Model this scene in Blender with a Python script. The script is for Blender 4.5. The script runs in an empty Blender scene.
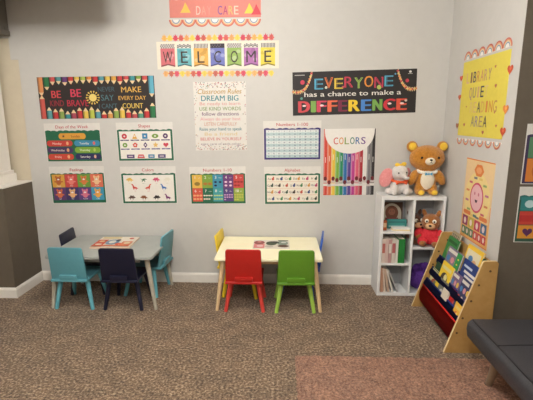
import bpy, bmesh, math, random
from mathutils import Vector, Matrix, Euler
random.seed(7)
C = bpy.context.scene.collection
R = math.radians
PI = math.pi

# ------------------------------------------------------------------ materials
def lin(c):
    c = c / 255.0
    return c / 12.92 if c <= 0.04045 else ((c + 0.055) / 1.055) ** 2.4
def rgb(c): return (lin(c[0]), lin(c[1]), lin(c[2]), 1.0)

_mats = {}
def mat(c, rough=0.6, name=None, spec=0.3):
    """painted / printed surface: colour with a faint procedural unevenness"""
    key = (tuple(c), rough, spec)
    if key in _mats: return _mats[key]
    m = bpy.data.materials.new(name or 'paint_%02x%02x%02x' % tuple(c))
    m.use_nodes = True
    nt = m.node_tree; b = nt.nodes['Principled BSDF']
    b.inputs['Roughness'].default_value = rough
    b.inputs['Specular IOR Level'].default_value = spec
    tc = nt.nodes.new('ShaderNodeTexCoord'); nz = nt.nodes.new('ShaderNodeTexNoise')
    nz.inputs['Scale'].default_value = 35; nz.inputs['Detail'].default_value = 3
    mx = nt.nodes.new('ShaderNodeMix'); mx.data_type = 'RGBA'
    q = rgb(c)
    mx.inputs[6].default_value = tuple(v * 0.94 for v in q[:3]) + (1,)
    mx.inputs[7].default_value = tuple(min(1, v * 1.06) for v in q[:3]) + (1,)
    nt.links.new(tc.outputs['Object'], nz.inputs['Vector'])
    nt.links.new(nz.outputs['Fac'], mx.inputs[0]); nt.links.new(mx.outputs[2], b.inputs['Base Color'])
    _mats[key] = m
    return m

def noisemat(name, stops, scale, rough, bump=0.0, bscale=None, detail=6, bdist=0.01, second=None, sheen=0.0, spec=0.2):
    m = bpy.data.materials.new(name); m.use_nodes = True
    nt = m.node_tree; b = nt.nodes['Principled BSDF']
    b.inputs['Roughness'].default_value = rough
    b.inputs['Specular IOR Level'].default_value = spec
    if sheen: b.inputs['Sheen Weight'].default_value = sheen
    tc = nt.nodes.new('ShaderNodeTexCoord')
    nz = nt.nodes.new('ShaderNodeTexNoise'); nz.inputs['Scale'].default_value = scale; nz.inputs['Detail'].default_value = detail
    nz.inputs['Roughness'].default_value = 0.65
    rp = nt.nodes.new('ShaderNodeValToRGB')
    el = rp.color_ramp.elements
    el[0].position, el[0].color = stops[0][0], rgb(stops[0][1])
    el[1].position, el[1].color = stops[-1][0], rgb(stops[-1][1])
    for p, c in stops[1:-1]:
        e = el.new(p); e.color = rgb(c)
    nt.links.new(tc.outputs['Object'], nz.inputs['Vector']); nt.links.new(nz.outputs['Fac'], rp.inputs['Fac'])
    out = rp.outputs['Color']
    if second:                       # large soft patches multiplied on top
        n2 = nt.nodes.new('ShaderNodeTexNoise'); n2.inputs['Scale'].default_value = second[0]; n2.inputs['Detail'].default_value = 3
        r2 = nt.nodes.new('ShaderNodeValToRGB')
        r2.color_ramp.elements[0].position = 0.35; r2.color_ramp.elements[1].position = 0.65
        r2.color_ramp.elements[0].color = (second[1],) * 3 + (1,); r2.color_ramp.elements[1].color = (1, 1, 1, 1)
        nt.links.new(tc.outputs['Object'], n2.inputs['Vector']); nt.links.new(n2.outputs['Fac'], r2.inputs['Fac'])
        mx = nt.nodes.new('ShaderNodeMix'); mx.data_type = 'RGBA'; mx.blend_type = 'MULTIPLY'; mx.inputs[0].default_value = 1
        nt.links.new(out, mx.inputs[6]); nt.links.new(r2.outputs['Color'], mx.inputs[7]); out = mx.outputs[2]
    nt.links.new(out, b.inputs['Base Color'])
    if bump:
        n3 = nt.nodes.new('ShaderNodeTexNoise'); n3.inputs['Scale'].default_value = bscale or scale; n3.inputs['Detail'].default_value = 4
        bp = nt.nodes.new('ShaderNodeBump'); bp.inputs['Strength'].default_value = bump; bp.inputs['Distance'].default_value = bdist
        nt.links.new(tc.outputs['Object'], n3.inputs['Vector']); nt.links.new(n3.outputs['Fac'], bp.inputs['Height']); nt.links.new(bp.outputs['Normal'], b.inputs['Normal'])
    return m

WALL = noisemat('wall_paint_light_grey', [(0.3, (199, 197, 192)), (0.7, (203, 201, 196))], 12, 0.75, 0.06, 160, bdist=0.002)
TAUPE = noisemat('wall_paint_taupe', [(0.3, (99, 90, 78)), (0.7, (104, 95, 83))], 12, 0.75, 0.06, 160, bdist=0.002)
CREAMW = noisemat('wall_paint_cream', [(0.3, (206, 195, 172)), (0.7, (212, 201, 178))], 10, 0.7)
WHITE_TRIM = noisemat('white_trim_paint', [(0.3, (228, 224, 216)), (0.7, (234, 230, 222))], 14, 0.45)
CEIL = noisemat('ceiling_paint', [(0.3, (225, 222, 216)), (0.7, (230, 227, 221))], 10, 0.85)
CARPET = noisemat('brown_mottled_carpet', [(0.34, (66, 48, 32)), (0.5, (134, 108, 82)), (0.66, (206, 180, 150))], 62, 0.95, 0.8, 150, detail=7, bdist=0.02, second=(7.5, 0.70), sheen=0.15)
RUG = noisemat('dusty_rose_shag', [(0.34, (126, 82, 58)), (0.5, (186, 132, 102)), (0.66, (232, 178, 144))], 70, 0.95, 1.0, 170, bdist=0.03, second=(9, 0.82), sheen=0.2)
GREYTOP = noisemat('grey_tabletop_laminate', [(0.3, (160, 164, 160)), (0.7, (170, 173, 168))], 9, 0.4)
GREYLEG = noisemat('greyed_wood_leg', [(0.3, (172, 166, 150)), (0.7, (188, 181, 165))], 22, 0.5)
CREAMTOP = noisemat('cream_tabletop', [(0.3, (247, 240, 205)), (0.7, (250, 244, 212))], 8, 0.4)
PINE = noisemat('pale_pine_leg', [(0.3, (222, 190, 144)), (0.7, (236, 208, 165))], 26, 0.5)
RACKWOOD = noisemat('tan_rack_board', [(0.3, (176, 136, 78)), (0.7, (190, 150, 92))], 15, 0.55)
RACKEDGE = mat((226, 200, 152), 0.5, 'pale_board_edge')
SHELFW = noisemat('white_shelf_laminate', [(0.3, (226, 227, 226)), (0.7, (232, 233, 232))], 8, 0.4)
LEATHER = noisemat('charcoal_leatherette', [(0.3, (52, 52, 56)), (0.7, (66, 66, 70))], 90, 0.42, 0.35, 220, bdist=0.004, spec=0.4)
FUR_BROWN = noisemat('caramel_plush', [(0.3, (176, 112, 30)), (0.7, (214, 146, 56))], 60, 0.95, 0.8, 220, sheen=0.4)
FUR_TAN = noisemat('tan_plush', [(0.3, (150, 92, 42)), (0.7, (182, 118, 62))], 60, 0.95, 0.8, 220, sheen=0.4)
FUR_DARK = noisemat('dark_brown_plush', [(0.3, (74, 42, 24)), (0.7, (104, 62, 38))], 60, 0.95, 0.8, 220, sheen=0.3)
FUR_WHITE = noisemat('grey_white_plush', [(0.3, (214, 208, 204)), (0.7, (236, 231, 226))], 60, 0.95, 0.8, 220, sheen=0.3)
FUR_PINK = noisemat('pink_plush', [(0.3, (228, 140, 142)), (0.7, (242, 168, 166))], 60, 0.95, 0.7, 220, sheen=0.3)
FUR_CREAM = noisemat('cream_plush', [(0.3, (240, 228, 202)), (0.7, (250, 240, 218))], 60, 0.95, 0.6, 220, sheen=0.3)
FUR_YEL = noisemat('yellow_plush', [(0.3, (240, 192, 50)), (0.7, (250, 214, 84))], 60, 0.95, 0.6, 220, sheen=0.3)
KNIT_RED = noisemat('red_knit', [(0.3, (206, 44, 56)), (0.7, (228, 66, 76))], 70, 0.9, 0.7, 180)
PURPLE = noisemat('purple_velour', [(0.3, (70, 38, 112)), (0.7, (98, 58, 148))], 40, 0.85, 0.6, 90)
REDCLOTH = noisemat('red_canvas', [(0.3, (196, 32, 28)), (0.7, (212, 42, 36))], 120, 0.8, 0.3, 400, bdist=0.002)
BLUECLOTH = noisemat('navy_canvas', [(0.3, (34, 48, 110)), (0.7, (42, 58, 124))], 120, 0.8, 0.3, 400, bdist=0.002)
PAGES = mat((236, 230, 214), 0.8, 'book_pages')
PAPER = (230, 227, 220)
BLACK = mat((22, 20, 20), 0.25, 'black_bead', 0.6)
METAL = mat((150, 130, 105), 0.35, 'bronze_leg_finish', 0.6)

# ------------------------------------------------------------------ mesh helpers
def nb(): return bmesh.new()

def rotm(rot): return Euler(rot).to_matrix().to_4x4()

def add_box(bm, c, s, rot=None, bevel=0.0, seg=2, mi=0):
    r = bmesh.ops.create_cube(bm, size=1.0)
    vs = r['verts']
    bmesh.ops.scale(bm, vec=Vector(s), verts=vs)
    fs = {f for v in vs for f in v.link_faces}
    if bevel > 0:
        es = list({e for v in vs for e in v.link_edges})
        rb = bmesh.ops.bevel(bm, geom=es, offset=bevel, segments=seg, profile=0.6, affect='EDGES')
        vs = list({v for f in rb['faces'] for v in f.verts} | {v for v in vs if v.is_valid})
        fs = {f for v in vs for f in v.link_faces}
    M = Matrix.Translation(Vector(c)) @ (rotm(rot) if rot else Matrix())
    bmesh.ops.transform(bm, matrix=M, verts=vs)
    for f in fs: f.material_index = mi
    return vs

def add_peg(bm, a, b, ra, rb_, seg=16, mi=0):
    a, b = Vector(a), Vector(b); d = b - a
    q = d.to_track_quat('Z', 'Y').to_matrix().to_4x4()
    r = bmesh.ops.create_cone(bm, cap_ends=True, segments=seg, radius1=ra, radius2=rb_, depth=d.length)
    bmesh.ops.transform(bm, matrix=Matrix.Translation((a + b) / 2) @ q, verts=r['verts'])
    for v in r['verts']:
        for f in v.link_faces: f.material_index = mi
    return r['verts']

def add_ball(bm, c, s, rot=None, sub=3, mi=0):
    r = bmesh.ops.create_icosphere(bm, subdivisions=sub, radius=1.0)
    bmesh.ops.scale(bm, vec=Vector(s), verts=r['verts'])
    M = Matrix.Translation(Vector(c)) @ (rotm(rot) if rot else Matrix())
    bmesh.ops.transform(bm, matrix=M, verts=r['verts'])
    for v in r['verts']:
        for f in v.link_faces: f.material_index = mi
    return r['verts']

def add_prism(bm, pts, vec, mi=0, bevel=0.0):
    """closed polygon (3D points) extruded along vec"""
    vs = [bm.verts.new(Vector(p)) for p in pts]
    f = bm.faces.new(vs)
    r = bmesh.ops.extrude_face_region(bm, geom=[f])
    nv = [g for g in r['geom'] if isinstance(g, bmesh.types.BMVert)]
    bmesh.ops.translate(bm, vec=Vector(vec), verts=nv)
    allv = vs + nv
    if bevel:
        es = list({e for v in allv for e in v.link_edges})
        rb = bmesh.ops.bevel(bm, geom=es, offset=bevel, segments=2, profile=0.6, affect='EDGES')
        allv = list({v for ff in rb['faces'] for v in ff.verts} | {v for v in allv if v.is_valid})
    for v in allv:
        for ff in v.link_faces: ff.material_index = mi
    return allv

def add_tube(bm, pts, r, seg=8, mi=0):
    pts = [Vector(p) for p in pts]; rings = []
    for i, p in enumerate(pts):
        t = (pts[min(i + 1, len(pts) - 1)] - pts[max(i - 1, 0)]).normalized()
        q = t.to_track_quat('Z', 'Y')
        rings.append([bm.verts.new(p + q @ Vector((r * math.cos(2 * PI * k / seg), r * math.sin(2 * PI * k / seg), 0))) for k in range(seg)])
    for a, b in zip(rings, rings[1:]):
        for k in range(seg):
            f = bm.faces.new((a[k], a[(k + 1) % seg], b[(k + 1) % seg], b[k])); f.material_index = mi
    for rg, rev in ((rings[0], True), (rings[-1], False)):
        f = bm.faces.new(list(reversed(rg)) if rev else rg); f.material_index = mi

def obj(name, bm, m, parent=None, smooth=False, loc=None, rot=None):
    bmesh.ops.recalc_face_normals(bm, faces=bm.faces[:])
    me = bpy.data.meshes.new(name); bm.to_mesh(me); bm.free()
    for x in (m if isinstance(m, (list, tuple)) else [m]): me.materials.append(x)
    if smooth:
        for p in me.polygons: p.use_smooth = True
        if smooth == 'auto':
            me.set_sharp_from_angle(angle=R(35))
    o = bpy.data.objects.new(name, me); C.objects.link(o)
    if parent: o.parent = parent
    if loc: o.location = loc
    if rot: o.rotation_euler = rot
    return o

def tag(o, label, cat, group=None):
    o['label'] = label; o['category'] = cat
    if group: o['group'] = group
    return o
def thing(name, label, cat, loc=(0, 0, 0), rot=(0, 0, 0), group=None):
    o = bpy.data.objects.new(name, None); C.objects.link(o)
    o.empty_display_size = 0.05
    o.location = loc; o.rotation_euler = rot
    return tag(o, label, cat, group)
def struct(name, bm, m, smooth=False):
    o = obj(name, bm, m, None, smooth); o['kind'] = 'structure'; return o
def dup(root, loc, rot, label, group=None):
    r = root.copy(); C.objects.link(r); r.location = loc; r.rotation_euler = rot; r['label'] = label
    if group: r['group'] = group
    for ch in list(root.children):
        c = ch.copy(); C.objects.link(c); c.parent = r
        for g in list(ch.children):
            d = g.copy(); C.objects.link(d); d.parent = c
    return r

def fuse(name, build, m, parent=None, voxel=0.006, smooth_it=6):
    """balls grown together into one continuous skin (voxel remesh)"""
    bm = nb(); build(bm)
    me = bpy.data.meshes.new('tmp'); bm.to_mesh(me); bm.free()
    o = bpy.data.objects.new('tmp', me); C.objects.link(o)
    md = o.modifiers.new('r', 'REMESH'); md.mode = 'VOXEL'; md.voxel_size = voxel
    if smooth_it:
        s = o.modifiers.new('s', 'SMOOTH'); s.factor = 0.5; s.iterations = smooth_it
    bpy.context.view_layer.update()
    dg = bpy.context.evaluated_depsgraph_get(); dg.update()
    nm = bpy.data.meshes.new_from_object(o.evaluated_get(dg))
    bpy.data.objects.remove(o); bpy.data.meshes.remove(me)
    nm.name = name
    nm.materials.clear(); nm.materials.append(m)
    for p in nm.polygons: p.use_smooth = True; p.material_index = 0
    r = bpy.data.objects.new(name, nm); C.objects.link(r)
    if parent: r.parent = parent
    return r

# ------------------------------------------------------------------ flat printed work
_glyph = {}
def glyphs(s, bold=0.0, shear=0.0):
    k = (s, bold, shear)
    if k in _glyph: return _glyph[k]
    cu = bpy.data.curves.new('t', 'FONT'); cu.body = s; cu.size = 1.0; cu.offset = bold; cu.shear = shear
    cu.resolution_u = 3; cu.fill_mode = 'FRONT'
    o = bpy.data.objects.new('t', cu); C.objects.link(o)
    bpy.context.view_layer.update()
    dg = bpy.context.evaluated_depsgraph_get()
    me = bpy.data.meshes.new_from_object(o.evaluated_get(dg))
    vs = [(v.co.x, v.co.y) for v in me.vertices]; fs = [tuple(p.vertices) for p in me.polygons]
    bpy.data.objects.remove(o); bpy.data.curves.remove(cu); bpy.data.meshes.remove(me)
    _glyph[k] = (vs, fs)
    return _glyph[k]

class Ink:
    """flat print in a poster's own plane: x right, z up, front towards -y"""
    def __init__(s): s.bm = nb(); s.cols = []; s.n = 0
    def y(s, d):      # a hair of extra depth per printed shape, so that no two lie in one plane
        s.n += 1
        return -0.0006 * d - 0.0008 - 0.000003 * (s.n % 190)
    def mi(s, c):
        c = tuple(c)
        if c not in s.cols: s.cols.append(c)
        return s.cols.index(c)
    def poly(s, pts, c, d=0):
        y = s.y(d); vs = [s.bm.verts.new((p[0], y, p[1])) for p in pts]
        f = s.bm.faces.new(vs); f.material_index = s.mi(c)
    def rect(s, x0, z0, x1, z1, c, d=0): s.poly([(x0, z0), (x1, z0), (x1, z1), (x0, z1)], c, d)
    def oval(s, x, z, rx, rz, c, d=0, n=16, a0=0): s.poly([(x + rx * math.cos(2 * PI * k / n + a0), z + rz * math.sin(2 * PI * k / n + a0)) for k in range(n)], c, d)
    def ring(s, x, z, r0, r1, c, d=0, a0=0, a1=2 * PI, n=14):
        for k in range(n):
            t, u = a0 + (a1 - a0) * k / n, a0 + (a1 - a0) * (k + 1) / n
            s.poly([(x + r0 * math.cos(t), z + r0 * math.sin(t)), (x + r1 * math.cos(t), z + r1 * math.sin(t)),
                    (x + r1 * math.cos(u), z + r1 * math.sin(u)), (x + r0 * math.cos(u), z + r0 * math.sin(u))], c, d)
    def pill(s, x0, z0, x1, z1, c, d=0):
        r = (z1 - z0) / 2 * 0.9; zc = (z0 + z1) / 2; h = (z1 - z0) / 2
        s.poly([(x0 + r + r * math.cos(t), zc + h * math.sin(t)) for t in [PI / 2 + PI * k / 8 for k in range(9)]] +
               [(x1 - r + r * math.cos(t), zc + h * math.sin(t)) for t in [-PI / 2 + PI * k / 8 for k in range(9)]], c, d)
    def heart(s, x, z, r, c, d=0, flip=1):
        pts = []
        for k in range(20):
            t = 2 * PI * k / 20
            pts.append((x + r * 0.062 * 16 * math.sin(t) ** 3, z + flip * r * 0.062 * (13 * math.cos(t) - 5 * math.cos(2 * t) - 2 * math.cos(3 * t) - math.cos(4 * t))))
        s.poly(pts, c, d)
    def star(s, x, z, r, c, d=0, n=5):
        s.poly([(x + (r if k % 2 == 0 else r * 0.5) * math.sin(PI * k / n), z + (r if k % 2 == 0 else r * 0.5) * math.cos(PI * k / n)) for k in range(2 * n)], c, d)
    def text(s, t, x, z, h, c, d=2, w=None, bold=0.012, shear=0.0, align='c'):
        """letters with cap height h centred on (x, z); w fixes the total width"""
        if bold > .004:
            e = h * bold * .8
            for q in (-1, 0, 1): s.text(t, x + q * e, z + (q % 2) * e * .3, h, c, d, w - 2 * e if w else None, 0.0, shear, align)
            return
        vs, fs = glyphs(t, bold, shear)
        if not vs: return
        xs = [v[0] for v in vs]; x0, x1 = min(xs), max(xs)
        sc = h / 0.73; sx = sc if w is None else w / (x1 - x0)
        off = {'c': (x0 + x1) / 2, 'l': x0, 'r': x1}[align]
        y = s.y(d); bv = [s.bm.verts.new((x + (v[0] - off) * sx, y, z + (v[1] - 0.365) * sc)) for v in vs]
        for f in fs:
            try: ff = s.bm.faces.new([bv[i] for i in f]); ff.material_index = s.mi(c)
            except ValueError: pass
    def done(s, name, parent):
        s.cols = [tuple(int(v * .9 + 11) for v in c) for c in s.cols]      # printer's ink is a touch duller than pure paint
        # keep the faces looking to -y
        for f in s.bm.faces:
            f.normal_update()
            if f.normal.y > 0 and f.calc_center_median().y < -.0005: f.normal_flip()
        me = bpy.data.meshes.new(name); s.bm.to_mesh(me); s.bm.free()
        for c in s.cols: me.materials.append(mat(c, 0.55))
        o = bpy.data.objects.new(name, me); C.objects.link(o); o.parent = parent
        return o

def letters(parent, t, x, z, h, w, cols, d=2, bold=0.012):
    """a line of cut-out letters, each one a part"""
    st = w / len(t)
    for k, ch in enumerate(t):
        if ch == ' ': continue
        l = Ink(); l.text(ch, x - w / 2 + st * (k + 0.5), z, h, cols[k % len(cols)], d, w=st * (0.4 if ch in 'I1' else 0.82), bold=bold); l.done('letter', parent)

def sheet(parent, w, h, c=PAPER, name='sheet', t=0.0016, ink=None):
    ink = ink or Ink()
    m = ink.mi(c)
    add_box(ink.bm, (0, t / 2 - 0.0002, 0), (w, t, h), mi=m)
    return ink.done(name, parent)

def wall_rot(side, a):      # hang on the back wall / right wall, turned by a degrees
    return Euler((0, -R(a), 0)) if side == 'b' else (Matrix.Rotation(-PI / 2, 3, 'Z') @ Matrix.Rotation(-R(a), 3, 'Y')).to_euler()

RED, ORG, YEL, GRN, LIME = (206, 58, 58), (232, 142, 62), (238, 202, 84), (44, 120, 72), (126, 164, 60)
BLU, TEAL, NAVY, PUR, PINK = (62, 132, 180), (58, 150, 156), (44, 44, 92), (104, 58, 122), (214, 92, 132)
DK, WH = (40, 36, 34), (245, 242, 236)
DGRN = (32, 98, 68)

# ================================================================== the setting
XL, XR, YF, ZC = -2.385, 1.47, -4.7, 2.85
bm = nb(); add_box(bm, (-0.2, -2.35, -0.03), (6.8, 4.9, 0.06)); struct('floor', bm, CARPET)
bm = nb(); add_box(bm, (-0.2, -2.35, ZC + 0.03), (6.8, 4.9, 0.06)); struct('ceiling', bm, CEIL)
bm = nb()   # stepped outline at its left end above the half wall
add_prism(bm, [(XL, 0, 0), (XR + 0.12, 0, 0), (XR + 0.12, 0, ZC), (-3.6, 0, ZC), (-3.6, 0, 2.30), (-2.455, 0, 2.30), (-2.455, 0, 2.115), (XL, 0, 2.115)], (0, 0.1, 0))
struct('wall_back', bm, WALL)
bm = nb(); add_box(bm, (XR + 0.06, -0.562, ZC / 2), (0.12, 1.124, ZC)); struct('wall_right', bm, WALL)
bm = nb(); add_prism(bm, [(XR, -1.13, 0), (3.2, -1.13, 0), (3.2, -1.01, 0), (XR + .12, -1.01, 0), (XR + .12, -1.124, 0), (XR, -1.124, 0)], (0, 0, ZC)); struct('wall_return', bm, TAUPE)
bm = nb(); add_box(bm, (-2.99, -0.21, 0.5), (1.21, 0.42, 1.0)); struct('wall_left', bm, TAUPE)
bm = nb(); add_box(bm, (-2.99, 0.06, 1.7), (1.24, 0.1, 1.5)); struct('wall_niche', bm, CREAMW)
bm = nb(); add_box(bm, (-3.65, -2.35, ZC / 2), (0.1, 4.9, ZC)); struct('wall_far_left', bm, WALL)
bm = nb(); add_box(bm, (3.15, -2.9, ZC / 2), (0.1, 3.8, ZC)); struct('wall_far_right', bm, WALL)
bm = nb(); add_box(bm, (-0.2, YF - 0.05, ZC / 2), (6.8, 0.1, ZC)); struct('wall_front', bm, WALL)

def skirting(name, a, b, n):
    """white skirting board from a to b on the floor, n = direction out of the wall"""
    a, b, n = Vector(a), Vector(b), Vector(n)
    prof = [(0, 0), (0.014, 0), (0.014, 0.075), (0.009, 0.088), (0.004, 0.096), (0, 0.096)]
    bm = nb(); add_prism(bm, [a + n * p[0] + Vector((0, 0, p[1])) for p in prof], b - a)
    struct(name, bm, WHITE_TRIM)
skirting('baseboard_back', (XL, 0, 0), (XR, 0, 0), (0, -1, 0))
skirting('baseboard_left', (XL, -0.4199, 0), (XL, 0, 0), (1, 0, 0))
skirting('baseboard_front', (-3.6, -0.42, 0), (XL + 0.014, -0.42, 0), (0, -1, 0))
skirting('baseboard_right', (XR, 0, 0), (XR, -1.1299, 0), (-1, 0, 0))
skirting('baseboard_return', (XR - 0.014, -1.13, 0), (3.1, -1.13, 0), (0, -1, 0))
bm = nb(); add_box(bm, (-2.985, -0.215, 1.006), (1.21, 0.44, 0.012), bevel=0.003); struct('trim_1', bm, WHITE_TRIM)
bm = nb()   # white square post with a stepped foot on the half wall
add_box(bm, (-2.70, -0.17, 1.05), (0.40, 0.26, 0.08), bevel=0.004)
add_box(bm, (-2.70, -0.17, 1.105), (0.37, 0.24, 0.03), bevel=0.004)
add_box(bm, (-2.70, -0.16, 1.7), (0.33, 0.2, 1.2), bevel=0.003)
add_box(bm, (-2.70, -0.26, 1.7), (0.2, 0.012, 1.0), bevel=0.003)
struct('trim_2', bm, WHITE_TRIM)
bm = nb()   # dark pleated soffit over the half wall
add_box(bm, (-3.01, -0.16, 2.6), (1.16, 0.28, 0.5))
for k in range(40): add_box(bm, (-3.56 + k * 0.0283, -0.304, 2.352), (0.014, 0.012, 0.05))
for k in range(8): add_box(bm, (-2.426, -0.04 - .0333 * k, 2.352), (0.008, 0.016, 0.05))
add_box(bm, (-3.0, -0.16, 2.335), (1.16, 0.28, 0.04), bevel=0.004)
struct('trim_3', bm, mat((112, 107, 99), 0.7, 'soffit_grey'))

bm = nb(); add_box(bm, (-2.38, -.725, 2.665), (2.44, .25, .37)); struct('shade_box', bm, CEIL)      # unseen box under the ceiling, added to shade the back wall's upper left

# ================================================================== wall charts
def scallop(ink, x0, x1, z, c, d, n=9, amp=0.012):
    """torn-paper hill line along the top of a panel"""
    pts = [(x0, z - 0.02)]
    st = (x1 - x0) / (n * 6)
    for k in range(n * 6 + 1):
        ph = k / 6 * PI
        pts.append((x0 + st * k, z + amp * (0.55 * abs(math.sin(ph)) + 0.45 * abs(math.sin(ph * 0.37 + 1)))))
    pts.append((x1, z - 0.02))
    ink.poly(pts[::-1], c, d)

CW, CH = 0.53, 0.357
def chart(title, border, pos, ang, label, fill, side='b', tcol=(196, 52, 60), tw=None, sized=True):
    t = thing('wall_chart', label, 'chart', pos, wall_rot(side, ang), 'educational wall charts')
    sheet(t, CW, CH)
    p = Ink()
    px0, px1, pz0, pz1 = -CW / 2 + 0.006, CW / 2 - 0.006, -CH / 2 + 0.004, CH / 2 - 0.075
    p.rect(px0, pz0, px1, pz1, border, 0); scallop(p, px0, px1, pz1, border, 0)
    fill(p, px0, px1, pz0, pz1)
    p.done('picture_panel', t)
    l = Ink(); l.text(title, 0, CH / 2 - 0.032, 0.03, tcol, 1, w=tw); l.done('title_lettering', t)
    return t

def f_days(p, x0, x1, z0, z1):
    w = x1 - x0; h = z1 - z0
    p.pill(x0 + w * .24, z1 - h * .26, x0 + w * .74, z1 - h * .06, (226, 160, 58), 1)
    p.text('Sunday', x0 + w * .55, z1 - h * .16, .022, (120, 70, 30), 2)
    p.star(x0 + w * .33, z1 - h * .16, .014, (90, 50, 40), 2)
    rows = [('Monday', (204, 62, 54), 'Tuesday', (58, 138, 176)), ('Wednesday', (70, 50, 96), 'Thursday', (126, 172, 56)), ('Friday', (206, 66, 50), 'Saturday', (42, 40, 88))]
    for k, (a, ca, b, cb) in enumerate(rows):
        za = z1 - h * (.30 + .225 * k); zb = za - h * .195
        p.pill(x0 + .006, zb, x0 + w * .485, za, ca, 1); p.pill(x0 + w * .515, zb, x1 - .006, za, cb, 1)
        p.text(a, x0 + w * .2, (za + zb) / 2, .02, (250, 225, 210), 2); p.text(b, x0 + w * .70, (za + zb) / 2, .02, (245, 240, 225), 2)
        p.oval(x0 + w * .39, (za + zb) / 2, .013, .018, (236, 170, 120), 2, 8); p.oval(x0 + w * .88, (za + zb) / 2, .012, .017, [(222, 96, 86), (180, 200, 90), (236, 180, 150)][k], 2, 8)
    p.rect(x0 + .003, z0 + .002, x1 - .003, z0 + .014, (30, 100, 70), 1)

def animal(p, x, z, r, c, d, ears=True):
    p.oval(x, z - r * .35, r * .62, r * .7, c, d, 12); p.oval(x, z + r * .35, r * .6, r * .5, c, d, 12)
    if ears:
        p.oval(x - r * .5, z + r * .78, r * .22, r * .3, c, d, 8); p.oval(x + r * .5, z + r * .78, r * .22, r * .3, c, d, 8)
    p.oval(x - r * .75, z - r * .3, r * .3, r * .18, c, d, 8, .5); p.oval(x + r * .75, z - r * .3, r * .3, r * .18, c, d, 8, -.5)
    p.oval(x, z + r * .22, r * .28, r * .18, WH, d + 1, 8)
    p.oval(x - r * .22, z + r * .48, r * .08, r * .1, DK, d + 2, 6); p.oval(x + r * .22, z + r * .48, r * .08, r * .1, DK, d + 2, 6)

def f_feel(p, x0, x1, z0, z1):
    cs = [[(226, 168, 66), (208, 72, 66), (112, 158, 58), (226, 112, 82)], [(96, 58, 112), (66, 50, 104), (92, 60, 126), (64, 156, 190)]]
    an = [[(190, 100, 50), (236, 130, 120), (220, 120, 60), (246, 200, 150)], [(224, 112, 70), (238, 180, 120), (226, 118, 140), (240, 170, 70)]]
    names = [['Happy', 'Mad', 'Silly', 'Proud'], ['Sad', 'Shy', 'Scared', 'Calm']]
    x0 += .012; x1 -= .012; z0 += .022
    w = (x1 - x0) / 4; h = (z1 - z0 - .004) / 2
    for r in range(2):
        for k in range(4):
            xa = x0 + w * k; za = z1 - h * r
            p.rect(xa + .001, za - h + .001, xa + w - .001, za - .001, cs[r][k], 1)
            animal(p, xa + w / 2, za - h * .46, .042, an[r][k], 2)
            p.text(names[r][k], xa + w / 2, za - h * .88, .012, WH, 4)

def inset(p, x0, x1, z0, z1, c=(246, 242, 232)):
    x0 += .018; x1 -= .018; z0 += .018; z1 -= .006
    p.rect(x0, z0, x1, z1, c, 1); return x0, x1, z0, z1

def f_shapes(p, x0, x1, z0, z1):
    x0, x1, z0, z1 = inset(p, x0, x1, z0, z1); w = (x1 - x0) / 5
    rowz = [z1 - .045, z1 - .127]
    names = [['Circle', 'Triangle', 'Square', 'Oval', 'Octagon'], ['Hexagon', 'Pentagon', 'Diamond', 'Star', 'Heart']]
    r = .025
    for j, z in enumerate(rowz):
        for k in range(5):
            x = x0 + w * (k + .5)
            if j == 0:
                [lambda: p.oval(x, z, r, r, (208, 62, 70), 2), lambda: p.poly([(x - r, z - r), (x + r, z - r), (x, z + r)], (236, 178, 74), 2), lambda: p.rect(x - r, z - r, x + r, z + r, (58, 136, 186), 2),
                 lambda: p.oval(x, z, r * 1.25, r * .8, (124, 158, 68), 2), lambda: p.oval(x, z, r, r, (92, 58, 104), 2, 8, PI / 8)][k]()
            else:
                [lambda: p.oval(x, z, r, r * .95, (122, 162, 72), 2, 6), lambda: p.oval(x, z, r, r, (222, 92, 78), 2, 5, PI / 2), lambda: p.poly([(x, z - r * 1.1), (x + r * .8, z), (x, z + r * 1.1), (x - r * .8, z)], (86, 60, 108), 2),
                 lambda: p.star(x, z, r * 1.1, (238, 196, 110), 2), lambda: p.heart(x, z, r, (212, 68, 84), 2)][k]()
            if (j, k) not in ((1, 3), (1, 4)): p.oval(x, z, r * .35, r * .3, WH, 3, 8)
            p.rect(x - w * .42, z - .0425, x + w * .42, z - .032, [(76, 62, 110), (92, 80, 140)][j], 2)
            p.text(names[j][k], x, z - .0372, .007, WH, 3)
    z = z0 + .022
    for k, (c, tap) in enumerate([((84, 66, 116), 0), ((214, 72, 70), .012), ((62, 136, 178), .0), ((70, 66, 120), 0)]):
        x = x0 + w * (.98 + k * 1.02); hw = .036 if k != 2 else .03
        p.poly([(x - hw, z - .017), (x + hw, z - .017), (x + hw - tap, z + .017), (x - hw + tap, z + .017)], c, 2)
        p.rect(x - hw * .6, z - .005, x + hw * .6, z + .005, (226, 206, 214), 3)

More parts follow.
